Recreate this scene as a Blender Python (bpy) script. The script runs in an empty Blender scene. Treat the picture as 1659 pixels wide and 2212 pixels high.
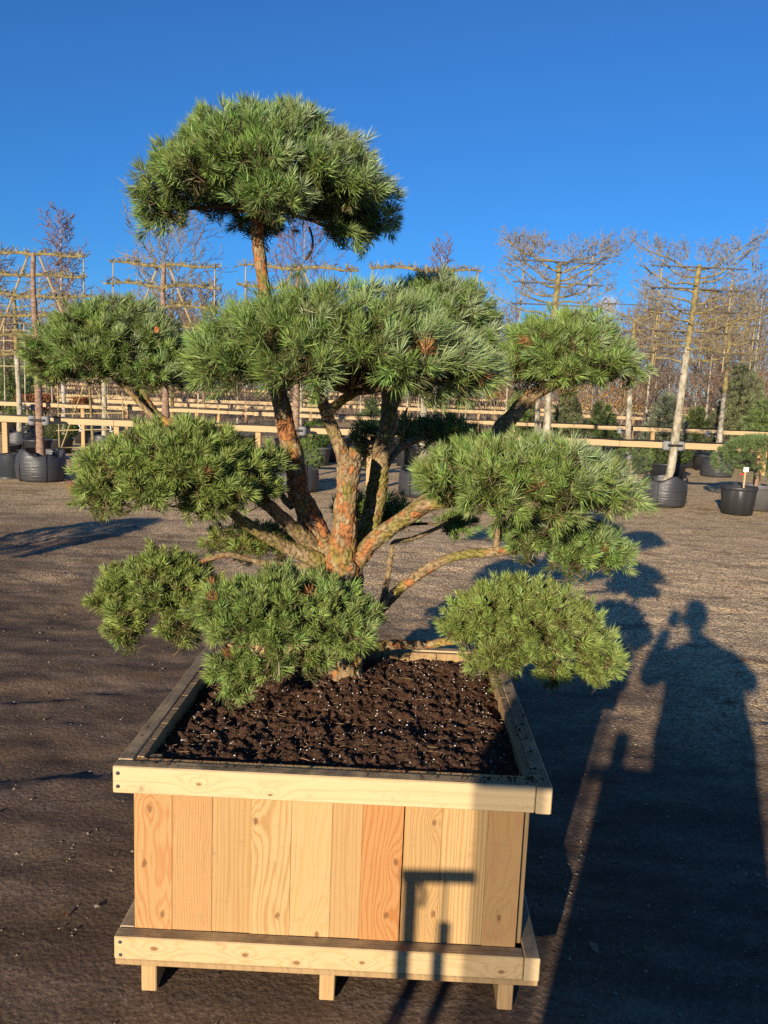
import bpy, math, random
import numpy as np
from mathutils import Vector, Matrix

# ------------------------------------------------------------------ camera
SC = bpy.context.scene
COL = SC.collection
F_PX, CAM_H = 1720.0, 1.66                     # focal length in the 1659 x 2212 frame, eye height in metres
PITCH, ROLL = math.atan(254.0 / F_PX), math.radians(2.28)
cp, sp, cr, sr = math.cos(PITCH), math.sin(PITCH), math.cos(ROLL), math.sin(ROLL)
FWD = np.array([0, cp, -sp]); UP0 = np.array([0, sp, cp]); RT0 = np.array([1.0, 0, 0])
RT = cr * RT0 + sr * UP0; UP = -sr * RT0 + cr * UP0
CAM = np.array([0, 0, CAM_H])
cam_d = bpy.data.cameras.new('camera'); cam = bpy.data.objects.new('camera', cam_d); COL.objects.link(cam)
cam_d.sensor_fit = 'VERTICAL'; cam_d.sensor_height = 24.0; cam_d.lens = 24.0 * F_PX / 2212.0
cam_d.clip_start = 0.05; cam_d.clip_end = 3000
cam.matrix_world = Matrix(((RT[0], UP[0], -FWD[0], 0), (RT[1], UP[1], -FWD[1], 0), (RT[2], UP[2], -FWD[2], CAM_H), (0, 0, 0, 1)))
SC.camera = cam

# ------------------------------------------------------------------ sky, sun, exposure
SUN = np.array([-0.34379812, -0.90705482, 0.24301114])   # towards the sun: low, behind the camera and to the left
SUN_EL = math.asin(SUN[2]); SUN_AZ = math.atan2(SUN[0], SUN[1])
world = bpy.data.worlds.new('World'); SC.world = world; world.use_nodes = True
wn = world.node_tree.nodes; wl = world.node_tree.links; wn.clear()
sky = wn.new('ShaderNodeTexSky'); sky.sky_type = 'NISHITA'; sky.sun_disc = False
sky.sun_elevation = SUN_EL; sky.sun_rotation = SUN_AZ
sky.altitude = 7000; sky.air_density = 2.6; sky.dust_density = 0.0; sky.ozone_density = 10.0
bgn = wn.new('ShaderNodeBackground'); bgn.inputs['Strength'].default_value = 0.094
wo = wn.new('ShaderNodeOutputWorld'); wl.new(sky.outputs[0], bgn.inputs[0]); wl.new(bgn.outputs[0], wo.inputs[0])
sun_d = bpy.data.lights.new('sun', 'SUN'); sun_d.energy = 5.0; sun_d.angle = math.radians(0.53); sun_d.color = (1.0, 0.86, 0.66)
sun_o = bpy.data.objects.new('sun', sun_d); COL.objects.link(sun_o)
sun_o.rotation_euler = Vector(SUN).to_track_quat('Z', 'Y').to_euler(); sun_o.location = (-5, -12, 6)
SC.render.engine = 'CYCLES'; SC.cycles.use_denoising = False; SC.cycles.max_bounces = 6; SC.cycles.diffuse_bounces = 2; SC.cycles.glossy_bounces = 2; SC.cycles.transmission_bounces = 3; SC.cycles.volume_bounces = 1
SC.view_settings.view_transform = 'Standard'; SC.view_settings.look = 'None'
SC.view_settings.exposure = 0.62; SC.view_settings.gamma = 1.0; SC.view_settings.use_curve_mapping = False

# ------------------------------------------------------------------ helpers
def ray(x, y): return FWD + RT * ((x - 829.5) / F_PX) - UP * ((y - 1106.0) / F_PX)
def at(x, y, Y):                                # the point at distance Y that shows at (x, y)
    d = ray(x, y); return CAM + d * (Y / d[1])
def onz(x, y, z=0.0):                           # the point at height z that shows at (x, y)
    d = ray(x, y); return CAM + d * ((z - CAM_H) / d[2])
def ground_z(Y): return max(0.0, Y - 22.0) * 0.012 if Y < 130 else 1.3
def rng(seed): return np.random.default_rng(seed)
def unit(v):
    v = np.asarray(v, float); return v / (np.linalg.norm(v, axis=-1, keepdims=True) + 1e-9)

def _hash(ix, iy, s):
    h = (ix.astype(np.int64) * 374761393 + iy.astype(np.int64) * 668265263 + s * 1442695041) & 0x7fffffff
    h = ((h ^ (h >> 13)) * 1274126177) & 0x7fffffff
    return ((h ^ (h >> 16)) & 0xffff) / 65535.0
def vnoise(x, y, s=0):
    ix, iy = np.floor(x), np.floor(y); fx, fy = x - ix, y - iy
    fx = fx * fx * (3 - 2 * fx); fy = fy * fy * (3 - 2 * fy)
    a, b, c, d = _hash(ix, iy, s), _hash(ix + 1, iy, s), _hash(ix, iy + 1, s), _hash(ix + 1, iy + 1, s)
    return (a * (1 - fx) + b * fx) * (1 - fy) + (c * (1 - fx) + d * fx) * fy
def fbm(x, y, o=4, s=0):
    t = 0; a = 0.5; n = 0
    for k in range(o):
        t = t + a * vnoise(x, y, s + k * 17); n += a; x = x * 2.03; y = y * 2.03; a *= 0.5
    return t / n
def cells(x, y, s=0, per=None):                           # cellular noise: F1, F2, id
    ix, iy = np.floor(x), np.floor(y); f1 = np.full(x.shape, 9.0); f2 = f1.copy(); idn = np.zeros(x.shape)
    for dx in (-1, 0, 1):
        for dy in (-1, 0, 1):
            cx, cy = ix + dx, iy + dy; hx = np.mod(cx, per) if per else cx
            d = np.hypot(cx + _hash(hx, cy, s) - x, cy + _hash(hx, cy, s + 5) - y); h = _hash(hx, cy, s + 9)
            near = d < f1; f2 = np.where(near, f1, np.minimum(f2, d)); idn = np.where(near, h, idn); f1 = np.where(near, d, f1)
    return f1, f2, idn

class MB:                                       # collects shapes, builds one mesh object
    def __init__(s): s.v = []; s.f3 = []; s.f4 = []; s.n = 0; s.c = []
    def add(s, v, f, col=None):
        v = np.asarray(v, float).reshape(-1, 3); f = np.asarray(f, int)
        (s.f3 if f.shape[1] == 3 else s.f4).append(f + s.n); s.v.append(v); s.n += len(v)
        if col is not None: s.c.append(np.broadcast_to(np.asarray(col, float), (len(v), 3)))
    def box(s, a, b, jit=0.0, r=None):
        x0, y0, z0 = a; x1, y1, z1 = b
        v = np.array([[x0, y0, z0], [x1, y0, z0], [x1, y1, z0], [x0, y1, z0], [x0, y0, z1], [x1, y0, z1], [x1, y1, z1], [x0, y1, z1]], float)
        if jit: v += (r or rng(1)).normal(0, jit, v.shape)
        s.add(v, [[0, 3, 2, 1], [4, 5, 6, 7], [0, 1, 5, 4], [1, 2, 6, 5], [2, 3, 7, 6], [3, 0, 4, 7]])
    def tube(s, p, r, k=5, cap=True, col=None):
        p = np.asarray(p, float); n = len(p); r = np.broadcast_to(np.asarray(r, float), (n,))
        t = np.gradient(p, axis=0); t = unit(t)
        u = np.cross(t[0], [0, 0, 1.0]);
        if np.linalg.norm(u) < 0.2: u = np.cross(t[0], [0, 1.0, 0])
        a = np.arange(k) * 2 * math.pi / k; V = []
        for i in range(n):
            u = u - t[i] * (u @ t[i]); u = u / (np.linalg.norm(u) + 1e-9); w = np.cross(t[i], u)
            V.append(p[i] + r[i] * (np.cos(a)[:, None] * u + np.sin(a)[:, None] * w))
        V = np.concatenate(V); i, j = np.meshgrid(np.arange(n - 1), np.arange(k), indexing='ij'); j2 = (j + 1) % k
        s.add(V, np.stack([i * k + j, i * k + j2, (i + 1) * k + j2, (i + 1) * k + j], -1).reshape(-1, 4), col)
        if cap and k > 3:
            for q, e in ((0, 0), (n - 1, 1)):
                b = len(V) - 0; ring = V[q * k:(q + 1) * k]; c = np.vstack([ring, ring.mean(0)[None]])
                fs = [[m, (m + 1) % k, k] if e else [(m + 1) % k, m, k] for m in range(k)]; s.add(c, fs, col)
    def lathe(s, prof, k=24, c=(0, 0, 0), wob=0.0, seed=0, col=None):
        R = rng(seed); a = np.arange(k) * 2 * math.pi / k; V = []
        for i, (rr, z) in enumerate(prof):
            q = rr * (1 + wob * (vnoise(np.cos(a) * 2 + 7, np.sin(a) * 2 + i * 0.7, seed) - 0.5) * 2)
            V.append(np.stack([c[0] + q * np.cos(a), c[1] + q * np.sin(a), np.full(k, c[2] + z) + wob * 0.15 * (vnoise(np.cos(a) * 3 + i, np.sin(a) * 3, seed + 3) - .5)], -1))
        n = len(prof); V = np.concatenate(V); i, j = np.meshgrid(np.arange(n - 1), np.arange(k), indexing='ij'); j2 = (j + 1) % k
        s.add(V, np.stack([i * k + j, i * k + j2, (i + 1) * k + j2, (i + 1) * k + j], -1).reshape(-1, 4), col)
    def build(s, name, mat, parent=None, smooth=False):
        me = bpy.data.meshes.new(name)
        if s.n:
            V = np.concatenate(s.v); f3 = np.concatenate(s.f3) if s.f3 else np.zeros((0, 3), int); f4 = np.concatenate(s.f4) if s.f4 else np.zeros((0, 4), int)
            me.vertices.add(len(V)); me.vertices.foreach_set('co', V.astype(np.float32).ravel())
            lp = np.concatenate([f3.ravel(), f4.ravel()]); me.loops.add(len(lp)); me.loops.foreach_set('vertex_index', lp.astype(np.int32))
            st = np.concatenate([np.arange(len(f3)) * 3, len(f3) * 3 + np.arange(len(f4)) * 4]); me.polygons.add(len(st))
            me.polygons.foreach_set('loop_start', st.astype(np.int32))
            me.polygons.foreach_set('loop_total', np.concatenate([np.full(len(f3), 3), np.full(len(f4), 4)]).astype(np.int32))
            me.polygons.foreach_set('use_smooth', np.full(len(st), bool(smooth)))
            me.update(calc_edges=True)
            if s.c:
                C = np.concatenate(s.c); at_ = me.attributes.new('col', 'FLOAT_COLOR', 'POINT')
                at_.data.foreach_set('color', np.concatenate([C, np.ones((len(C), 1))], 1).astype(np.float32).ravel())
        o = bpy.data.objects.new(name, me); COL.objects.link(o)
        me.materials.append(M[mat] if isinstance(mat, str) else mat)
        if parent: o.parent = parent
        return o
def bevel(o, w=0.004, seg=1):
    m = o.modifiers.new('bevel', 'BEVEL'); m.width = w; m.segments = seg; m.limit_method = 'ANGLE'; return o
def tag(o, label=None, cat=None, group=None, kind=None):
    for k, v in (('label', label), ('category', cat), ('group', group), ('kind', kind)):
        if v: o[k] = v
    return o
def empty(name, loc, label, cat, group=None, rz=0.0):
    o = bpy.data.objects.new(name, None); COL.objects.link(o); o.location = [float(q) for q in loc]; o.rotation_euler.z = rz; o.empty_display_size = 0.1
    return tag(o, label, cat, group)
def copy_tree(o, parent=None):
    c = o.copy(); COL.objects.link(c); c.parent = parent
    for ch in [q for q in bpy.data.objects if q.parent == o]: copy_tree(ch, c)
    return c
def smooth_path(p, n):
    p = np.asarray(p, float); m = len(p); out = []; t = np.linspace(0, m - 1, n)
    for q in t:
        i = min(int(q), m - 2); f = q - i
        p0, p1, p2, p3 = p[max(i - 1, 0)], p[i], p[i + 1], p[min(i + 2, m - 1)]
        out.append(0.5 * (2 * p1 + (p2 - p0) * f + (2 * p0 - 5 * p1 + 4 * p2 - p3) * f * f + (3 * p1 - p0 - 3 * p2 + p3) * f ** 3))
    return np.array(out)

# ------------------------------------------------------------------ materials
M = {}
class NT:
    def __init__(s, name):
        s.m = bpy.data.materials.new(name); s.m.use_nodes = True; s.t = s.m.node_tree; s.b = s.t.nodes['Principled BSDF']; M[name] = s.m
        s.b.inputs['Specular IOR Level'].default_value = 0.3
    def new(s, t): return s.t.nodes.new(t)
    def put(s, sock, v):
        if hasattr(v, 'is_linked') or hasattr(v, 'links'): s.t.links.new(v, sock)
        else:
            if hasattr(sock.default_value, '__len__') and not hasattr(v, '__len__'): v = (v,) * len(sock.default_value)
            if hasattr(v, '__len__') and len(v) == 3 and len(sock.default_value) == 4: v = (*v, 1)
            sock.default_value = v
    def ma(s, op, a, b=0.0, c=0.0, clamp=False):
        n = s.new('ShaderNodeMath'); n.operation = op; n.use_clamp = clamp
        for k, v in enumerate((a, b, c)): s.put(n.inputs[k], v)
        return n.outputs[0]
    def ss(s, x, lo, hi):
        n = s.new('ShaderNodeMapRange'); n.interpolation_type = 'SMOOTHSTEP'; s.put(n.inputs[0], x); n.inputs[1].default_value = lo; n.inputs[2].default_value = hi; return n.outputs[0]
    def obj(s): return s.new('ShaderNodeTexCoord').outputs['Object']
    def pos(s): return s.new('ShaderNodeNewGeometry').outputs['Position']
    def nz(s):
        n = s.new('ShaderNodeSeparateXYZ'); s.t.links.new(s.new('ShaderNodeNewGeometry').outputs['Normal'], n.inputs[0]); return n.outputs[2]
    def sep(s, v): n = s.new('ShaderNodeSeparateXYZ'); s.put(n.inputs[0], v); return n.outputs
    def comb(s, x, y, z):
        n = s.new('ShaderNodeCombineXYZ')
        for k, v in enumerate((x, y, z)): s.put(n.inputs[k], v)
        return n.outputs[0]
    def map(s, v, sc=(1, 1, 1), lo=(0, 0, 0), rot=(0, 0, 0)):
        n = s.new('ShaderNodeMapping'); s.put(n.inputs[0], v); n.inputs[1].default_value = lo; n.inputs[2].default_value = rot; n.inputs[3].default_value = sc; return n.outputs[0]
    def noise(s, v, sc, d=4, ro=0.55, dist=0.0):
        n = s.new('ShaderNodeTexNoise'); s.put(n.inputs['Vector'], v); n.inputs['Scale'].default_value = sc; n.inputs['Detail'].default_value = d; n.inputs['Roughness'].default_value = ro; n.inputs['Distortion'].default_value = dist; return n.outputs[0]
    def vor(s, v, sc, feat='F1', out='Distance'):
        n = s.new('ShaderNodeTexVoronoi'); n.feature = feat; s.put(n.inputs['Vector'], v); n.inputs['Scale'].default_value = sc; return n.outputs[out]
    def mix(s, f, a, b, mode='MIX'):
        n = s.new('ShaderNodeMix'); n.data_type = 'RGBA'; n.blend_type = mode; s.put(n.inputs[0], f); s.put(n.inputs[6], a); s.put(n.inputs[7], b); return n.outputs[2]
    def ramp(s, f, stops):
        n = s.new('ShaderNodeValToRGB'); s.put(n.inputs[0], f); e = n.color_ramp.elements
        while len(e) < len(stops): e.new(0.5)
        for k, (p, c) in enumerate(stops): e[k].position = p; e[k].color = (*c, 1)
        return n.outputs[0]
    def attr(s, nm): n = s.new('ShaderNodeAttribute'); n.attribute_name = nm; return n.outputs['Color']
    def bump(s, h, d=0.01, st=1.0, prev=None):
        n = s.new('ShaderNodeBump'); s.put(n.inputs['Height'], h); n.inputs['Distance'].default_value = d; n.inputs['Strength'].default_value = st
        if prev is not None: s.t.links.new(prev, n.inputs['Normal'])
        return n.outputs[0]
    def done(s, col, rough=0.8, nrm=None, spec=None, **kw):
        s.put(s.b.inputs['Base Color'], col); s.put(s.b.inputs['Roughness'], rough)
        if nrm is not None: s.t.links.new(nrm, s.b.inputs['Normal'])
        if spec is not None: s.put(s.b.inputs['Specular IOR Level'], spec)
        return s.m

def plain(name, col, rough=0.8, var=0.25, sc=12, bump=0.0, bsc=60, spec=0.3, mul=(1, 1, 1)):
    n = NT(name); p = n.map(n.pos(), mul)
    f = n.noise(p, sc, 5); c = n.mix(f, tuple(q * (1 - var) for q in col), tuple(min(1, q * (1 + var)) for q in col))
    nr = n.bump(n.noise(p, bsc, 4), bump, 1.0) if bump else None
    return n.done(c, rough, nr, spec)
def wood(name, base, late, freq=60.0, axis='z', knots=(), seed=0.0, warp=0.02, dirt=0.0, dirt_shade_up=0.0, contrast=0.55, off=0.0):
    # sawn softwood: rings warped along the board and bent round the knots; u across, w along
    n = NT(name); o = n.obj(); x, y, z = n.sep(o)
    if axis == 'z': u, d, w = x, y, z
    elif axis == 'Z': u, d, w = y, x, z
    elif axis == 'x': u, d, w = z, y, x
    else: u, d, w = z, x, y
    u2 = n.ma('ADD', u, n.ma('MULTIPLY', d, 0.55))
    lw = n.noise(n.comb(n.ma('MULTIPLY', u2, 30.0), seed + 8, n.ma('MULTIPLY', w, 0.8)), 1.0, 2)
    wv = n.comb(n.ma('MULTIPLY', u2, 5.0), seed, n.ma('MULTIPLY', w, 1.5))
    warped = n.ma('ADD', u2, n.ma('MULTIPLY', n.ma('SUBTRACT', n.noise(wv, 1.6, 3, 0.5), 0.5), warp * 4))
    ph = n.ma('ADD', n.ma('MULTIPLY', warped, freq), n.ma('MULTIPLY', lw, 3.0)); km = None
    for (ku, kw, ks) in knots:
        du = n.ma('SUBTRACT', u, ku); dw = n.ma('MULTIPLY', n.ma('SUBTRACT', w, kw), 0.6)
        dd = n.ma('SQRT', n.ma('ADD', n.ma('MULTIPLY', du, du), n.ma('MULTIPLY', dw, dw)))
        q = n.ma('DIVIDE', dd, ks * 2.6); ph = n.ma('ADD', ph, n.ma('DIVIDE', 3.2, n.ma('ADD', 1.0, n.ma('MULTIPLY', q, q))))
        k1 = n.ss(n.ma('ADD', dd, n.ma('MULTIPLY', n.ma('SUBTRACT', n.noise(o, 90, 2), 0.5), ks * 0.5)), min(ks, .010) * 0.9, min(ks, .010) * 0.35); km = k1 if km is None else n.ma('MAXIMUM', km, k1)
    s1 = n.ma('ADD', n.ma('MULTIPLY', n.ma('SINE', n.ma('MULTIPLY', ph, 6.2832)), 0.5), 0.5)
    ring = n.ma('POWER', s1, 2.6)
    fib = n.noise(n.comb(n.ma('MULTIPLY', u2, 420.0), seed, n.ma('MULTIPLY', w, 9.0)), 1.0, 3, 0.6)
    tone = n.noise(n.comb(n.ma('MULTIPLY', u, 9.0), seed + 3.1, n.ma('MULTIPLY', w, 2.2)), 1.0, 3)
    f = n.ma('ADD', n.ma('MULTIPLY', n.ma('MULTIPLY', ring, contrast), n.ma('ADD', 0.35, n.ma('MULTIPLY', lw, 1.3))), n.ma('MULTIPLY', n.ma('SUBTRACT', fib, 0.5), 1.0), clamp=True)
    c = n.mix(f, base, late)
    c = n.mix(n.ma('MULTIPLY', tone, 0.5), c, tuple(min(1, q * 1.22) for q in base))
    if km is not None: c = n.mix(n.ma('MULTIPLY', km, 0.8), c, (0.17, 0.075, 0.03))
    if dirt or dirt_shade_up:
        dn = n.noise(n.map(o, (1, 1, 1), (seed, 0, 0)), 9, 6, 0.68)
        if dirt: c = n.mix(n.ma('MULTIPLY', n.ss(dn, 0.60, 0.74), dirt), c, (0.09, 0.06, 0.04))
        if dirt_shade_up:
            up = n.ss(n.nz(), 0.6, 0.9); g = n.ss(dn, 0.30, 0.62)
            c = n.mix(n.ma('MULTIPLY', up, n.ma('ADD', 0.36, n.ma('MULTIPLY', g, dirt_shade_up * 0.6))), c, n.mix(n.noise(o, 50, 4), (0.13, 0.105, 0.08), (0.05, 0.034, 0.024)))  # upward faces: dirt mixed with painted shade of the low sun
    saw = n.noise(n.comb(n.ma('MULTIPLY', u, 60.0), seed, n.ma('MULTIPLY', w, 260.0)), 1.0, 3)
    c = n.mix(n.ma('MULTIPLY', n.ss(n.noise(n.map(o, (1, 1, 1), (seed, 4, 0)), 22, 6, 0.7), 0.56, 0.72), 0.30), c, (0.20, 0.13, 0.075))
    nr = n.bump(n.ma('ADD', n.ma('ADD', n.ma('MULTIPLY', ring, -0.4), fib), n.ma('MULTIPLY', saw, 0.6)), 0.0016, 0.9)
    return n.done(c, 0.62, nr, 0.25)

# needles and leaves: colour by needle
n = NT('needles'); n.done(n.attr('col'), 0.5, None, 0.4)
tr = n.new('ShaderNodeBsdfTranslucent'); n.put(tr.inputs[0], n.attr('col')); mx = n.new('ShaderNodeMixShader'); mx.inputs[0].default_value = 0.08
n.t.links.new(n.b.outputs[0], mx.inputs[1]); n.t.links.new(tr.outputs[0], mx.inputs[2]); n.t.links.new(mx.outputs[0], n.t.nodes['Material Output'].inputs[0])
n = NT('leaves'); n.done(n.attr('col'), 0.5, None, 0.35)
tr = n.new('ShaderNodeBsdfTranslucent'); n.put(tr.inputs[0], n.attr('col')); mx = n.new('ShaderNodeMixShader'); mx.inputs[0].default_value = 0.25
n.t.links.new(n.b.outputs[0], mx.inputs[1]); n.t.links.new(tr.outputs[0], mx.inputs[2]); n.t.links.new(mx.outputs[0], n.t.nodes['Material Output'].inputs[0])
n = NT('pine_bark'); o = n.pos(); c = n.attr('col'); f = n.noise(o, 140, 5, 0.65)
c = n.mix(n.ma('MULTIPLY', f, 0.75), c, n.mix(0.5, c, (0.06, 0.035, 0.02)))
n.done(c, 0.85, n.bump(n.noise(o, 220, 4), 0.004, 0.9), 0.2)
# potting soil
n = NT('potting_soil'); o = n.pos(); f = n.noise(o, 60, 6, 0.7); c = n.ramp(f, [(0.3, (0.032, 0.017, 0.011)), (0.55, (0.090, 0.046, 0.027)), (0.75, (0.19, 0.105, 0.062))])
n.done(c, 0.95, n.bump(n.ma('ADD', n.noise(o, 130, 5, 0.7), n.ma('MULTIPLY', n.vor(o, 160), 0.5)), 0.012, 0.9), 0.15)
# yard ground: dark trodden soil near, pale gravel farther off, worn patches
n = NT('yard_ground'); o = n.pos(); x, y, z = n.sep(o)
big = n.noise(o, 0.55, 5, 0.6); mid = n.noise(n.map(o, (1.0, 2.6, 1)), 1.4, 6, 0.62); fine = n.noise(o, 55, 5, 0.7); pebb = n.vor(o, 62); pcol = n.vor(o, 62, 'F1', 'Color')
yy = n.ma('ADD', n.ma('ADD', y, n.ma('MULTIPLY', x, 0.8)), n.ma('MULTIPLY', n.ma('SUBTRACT', big, 0.5), 9.0)); gr = n.ss(yy, 3.4, 8.6)
gr = n.ma('MULTIPLY', gr, n.ss(mid, 0.25, 0.50), clamp=True)
worn = n.noise(n.map(o, (0.7, 2.2, 1), (2, 5, 0), (0, 0, 0.35)), 2.1, 7, 0.68)
soil = n.ramp(n.ma('ADD', n.ma('MULTIPLY', fine, 0.42), n.ma('MULTIPLY', worn, 0.58)), [(0.30, (0.050, 0.032, 0.021)), (0.5, (0.125, 0.083, 0.055)), (0.72, (0.29, 0.205, 0.14))])
pr, pg, pb = n.sep(pcol)
grav = n.mix(pr, (0.36, 0.235, 0.12), (0.92, 0.68, 0.40)); grav = n.mix(n.ma('MULTIPLY', n.ss(pebb, 0.5, 0.85), 0.7), grav, (0.12, 0.08, 0.05))
grav = n.mix(n.ma('MULTIPLY', n.ss(n.noise(n.map(o, (1, 1.8, 1)), 2.3, 6, 0.7), 0.50, 0.66), n.ss(y, 9.0, 12.0)), grav, n.mix(fine, (0.22, 0.17, 0.05), (0.50, 0.38, 0.16)))
grav = n.mix(n.ma('MULTIPLY', n.ss(n.noise(n.map(o, (1, 2.2, 1), (9, 3, 0)), 1.7, 6, 0.72), 0.57, 0.68), 0.8), grav, (0.16, 0.075, 0.035))
c = n.mix(gr, soil, grav)
c = n.mix(n.ma('MULTIPLY', n.ss(n.noise(n.map(o, (1, 1.6, 1), (4, 1, 0)), 0.9, 7, 0.75), 0.66, 0.72), 0.5), c, (0.55, 0.53, 0.50))
h = n.ma('ADD', n.ma('MULTIPLY', fine, 0.9), n.ma('MULTIPLY', n.ma('SUBTRACT', 1.0, pebb), n.ma('ADD', 0.25, gr)))
n.done(c, 0.95, n.bump(h, 0.009, 0.9), 0.1)
plain('stone', (0.24, 0.19, 0.135), 0.9, 0.5, 30)
plain('perlite', (0.78, 0.76, 0.72), 0.9, 0.1)
plain('straw', (0.36, 0.24, 0.12), 0.9, 0.3)
# rails and posts
wood('rail_timber', (0.46, 0.33, 0.18), (0.33, 0.20, 0.09), 45, 'x', seed=2.0, contrast=0.4)
wood('post_timber', (0.46, 0.30, 0.14), (0.31, 0.17, 0.07), 40, 'z', seed=5.0, contrast=0.5)
plain('cane', (0.36, 0.27, 0.13), 0.7, 0.3, 6)
plain('dark_cane', (0.10, 0.085, 0.06), 0.8, 0.3, 6)
n = NT('pale_trunk'); o = n.pos(); c = n.ramp(n.noise(n.map(o, (1, 1, 0.45)), 16, 6, 0.65), [(0.32, (0.10, 0.085, 0.055)), (0.46, (0.30, 0.26, 0.18)), (0.66, (0.50, 0.45, 0.35))])
n.done(c, 0.85, n.bump(n.noise(o, 50, 4), 0.01, 0.6))
n = NT('lichen_bark'); o = n.pos(); c = n.ramp(n.noise(o, 12, 6, 0.65), [(0.30, (0.075, 0.058, 0.035)), (0.48, (0.19, 0.15, 0.065)), (0.66, (0.33, 0.27, 0.10))])
n.done(c, 0.9, n.bump(n.noise(o, 50, 4), 0.01, 0.6))
n = NT('brown_trunk'); o = n.pos(); c = n.ramp(n.noise(n.map(o, (1, 1, 2.5)), 14, 6, 0.6), [(0.32, (0.13, 0.075, 0.05)), (0.5, (0.24, 0.15, 0.10)), (0.68, (0.36, 0.27, 0.19))])
n.done(c, 0.8, n.bump(n.noise(o, 50, 4), 0.008, 0.6))
plain('twig', (0.19, 0.155, 0.095), 0.85, 0.45, 3)
plain('far_twig', (0.15, 0.105, 0.075), 0.9, 0.35, 1.2)
plain('birch_twig', (0.16, 0.10, 0.09), 0.9, 0.3, 2)
plain('birch_bark', (0.42, 0.37, 0.33), 0.8, 0.35, 8)
n = NT('woven_bag'); o = n.pos(); w1 = n.noise(n.map(o, (1.2, 1.2, 11)), 3, 3, 0.5); wz = n.noise(n.map(o, (80, 80, 3)), 3, 2)
c = n.mix(w1, (0.022, 0.022, 0.025), (0.06, 0.06, 0.066)); n.done(c, n.ma('ADD', 0.28, n.ma('MULTIPLY', wz, 0.3)), n.bump(n.ma('ADD', w1, n.ma('MULTIPLY', wz, 0.05)), 0.022, 0.7), 0.5)
n = NT('black_pot'); o = n.pos(); f = n.noise(n.map(o, (1, 1, 0.4)), 12, 5); c = n.mix(f, (0.018, 0.019, 0.021), (0.042, 0.042, 0.044)); n.done(c, 0.45, None, 0.4)
n = NT('grey_pot'); o = n.pos(); f = n.noise(n.map(o, (1, 1, 0.5)), 9, 6, 0.65); c = n.mix(f, (0.06, 0.06, 0.062), (0.15, 0.145, 0.14)); n.done(c, 0.6, None, 0.3)
plain('foam', (0.22, 0.22, 0.22), 0.9, 0.2, 20)
plain('strap', (0.012, 0.012, 0.013), 0.6, 0.2)
plain('hose', (0.015, 0.015, 0.016), 0.45, 0.2)
plain('ribbon', (0.72, 0.72, 0.70), 0.6, 0.08)
plain('mulch', (0.15, 0.075, 0.04), 0.95, 0.5, 60, 0.01, 80)
plain('pale_mulch', (0.62, 0.60, 0.56), 0.9, 0.2, 40)
plain('screw', (0.16, 0.16, 0.16), 0.4, 0.1); M['screw'].node_tree.nodes['Principled BSDF'].inputs['Metallic'].default_value = 0.8
plain('root_fibre', (0.40, 0.30, 0.16), 0.95, 0.35, 80, 0.004, 200)
plain('coat', (0.03, 0.035, 0.05), 0.9, 0.2); plain('skin', (0.55, 0.36, 0.27), 0.6, 0.1); plain('hair', (0.05, 0.035, 0.025), 0.7, 0.2); plain('phone', (0.02, 0.02, 0.022), 0.3, 0.1)
plain('steel', (0.10, 0.11, 0.12), 0.5, 0.15)
n = NT('dimming_plastic'); n.done((0.8, 0.8, 0.8), 0.1); tb_ = n.new('ShaderNodeBsdfTransparent'); tb_.inputs[0].default_value = (0.72, 0.72, 0.72, 1); mx = n.new('ShaderNodeMixShader'); mx.inputs[0].default_value = 0.92
n.t.links.new(n.b.outputs[0], mx.inputs[1]); n.t.links.new(tb_.outputs[0], mx.inputs[2]); n.t.links.new(mx.outputs[0], n.t.nodes['Material Output'].inputs[0])
n = NT('steam'); n.t.nodes.remove(n.b); v = n.new('ShaderNodeVolumePrincipled'); v.inputs['Color'].default_value = (0.97, 0.97, 0.98, 1)
dn = n.noise(n.obj(), 1.4, 5, 0.6); rr = n.new('ShaderNodeVectorMath'); rr.operation = 'LENGTH'; n.put(rr.inputs[0], n.obj())
n.put(v.inputs['Density'], n.ma('MULTIPLY', n.ss(n.ma('SUBTRACT', n.ma('ADD', dn, 0.35), rr.outputs['Value']), 0.0, 0.35), 0.22)); n.t.links.new(v.outputs[0], n.t.nodes['Material Output'].inputs['Volume'])

def sub(mb, name, mat, parent, smooth=False, kind=None):                 # a piece of a part
    o = mb.build(name, mat, parent, smooth)
    if kind: o['kind'] = kind
    return o
def part(mb, name, mat, parent, smooth=False, kind=None, label=None):   # shapes given in world coordinates
    o = mb.build(name, mat, parent, smooth); o.location = -parent.location
    if kind: o['kind'] = kind
    if label: o['label'] = label
    return o

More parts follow.
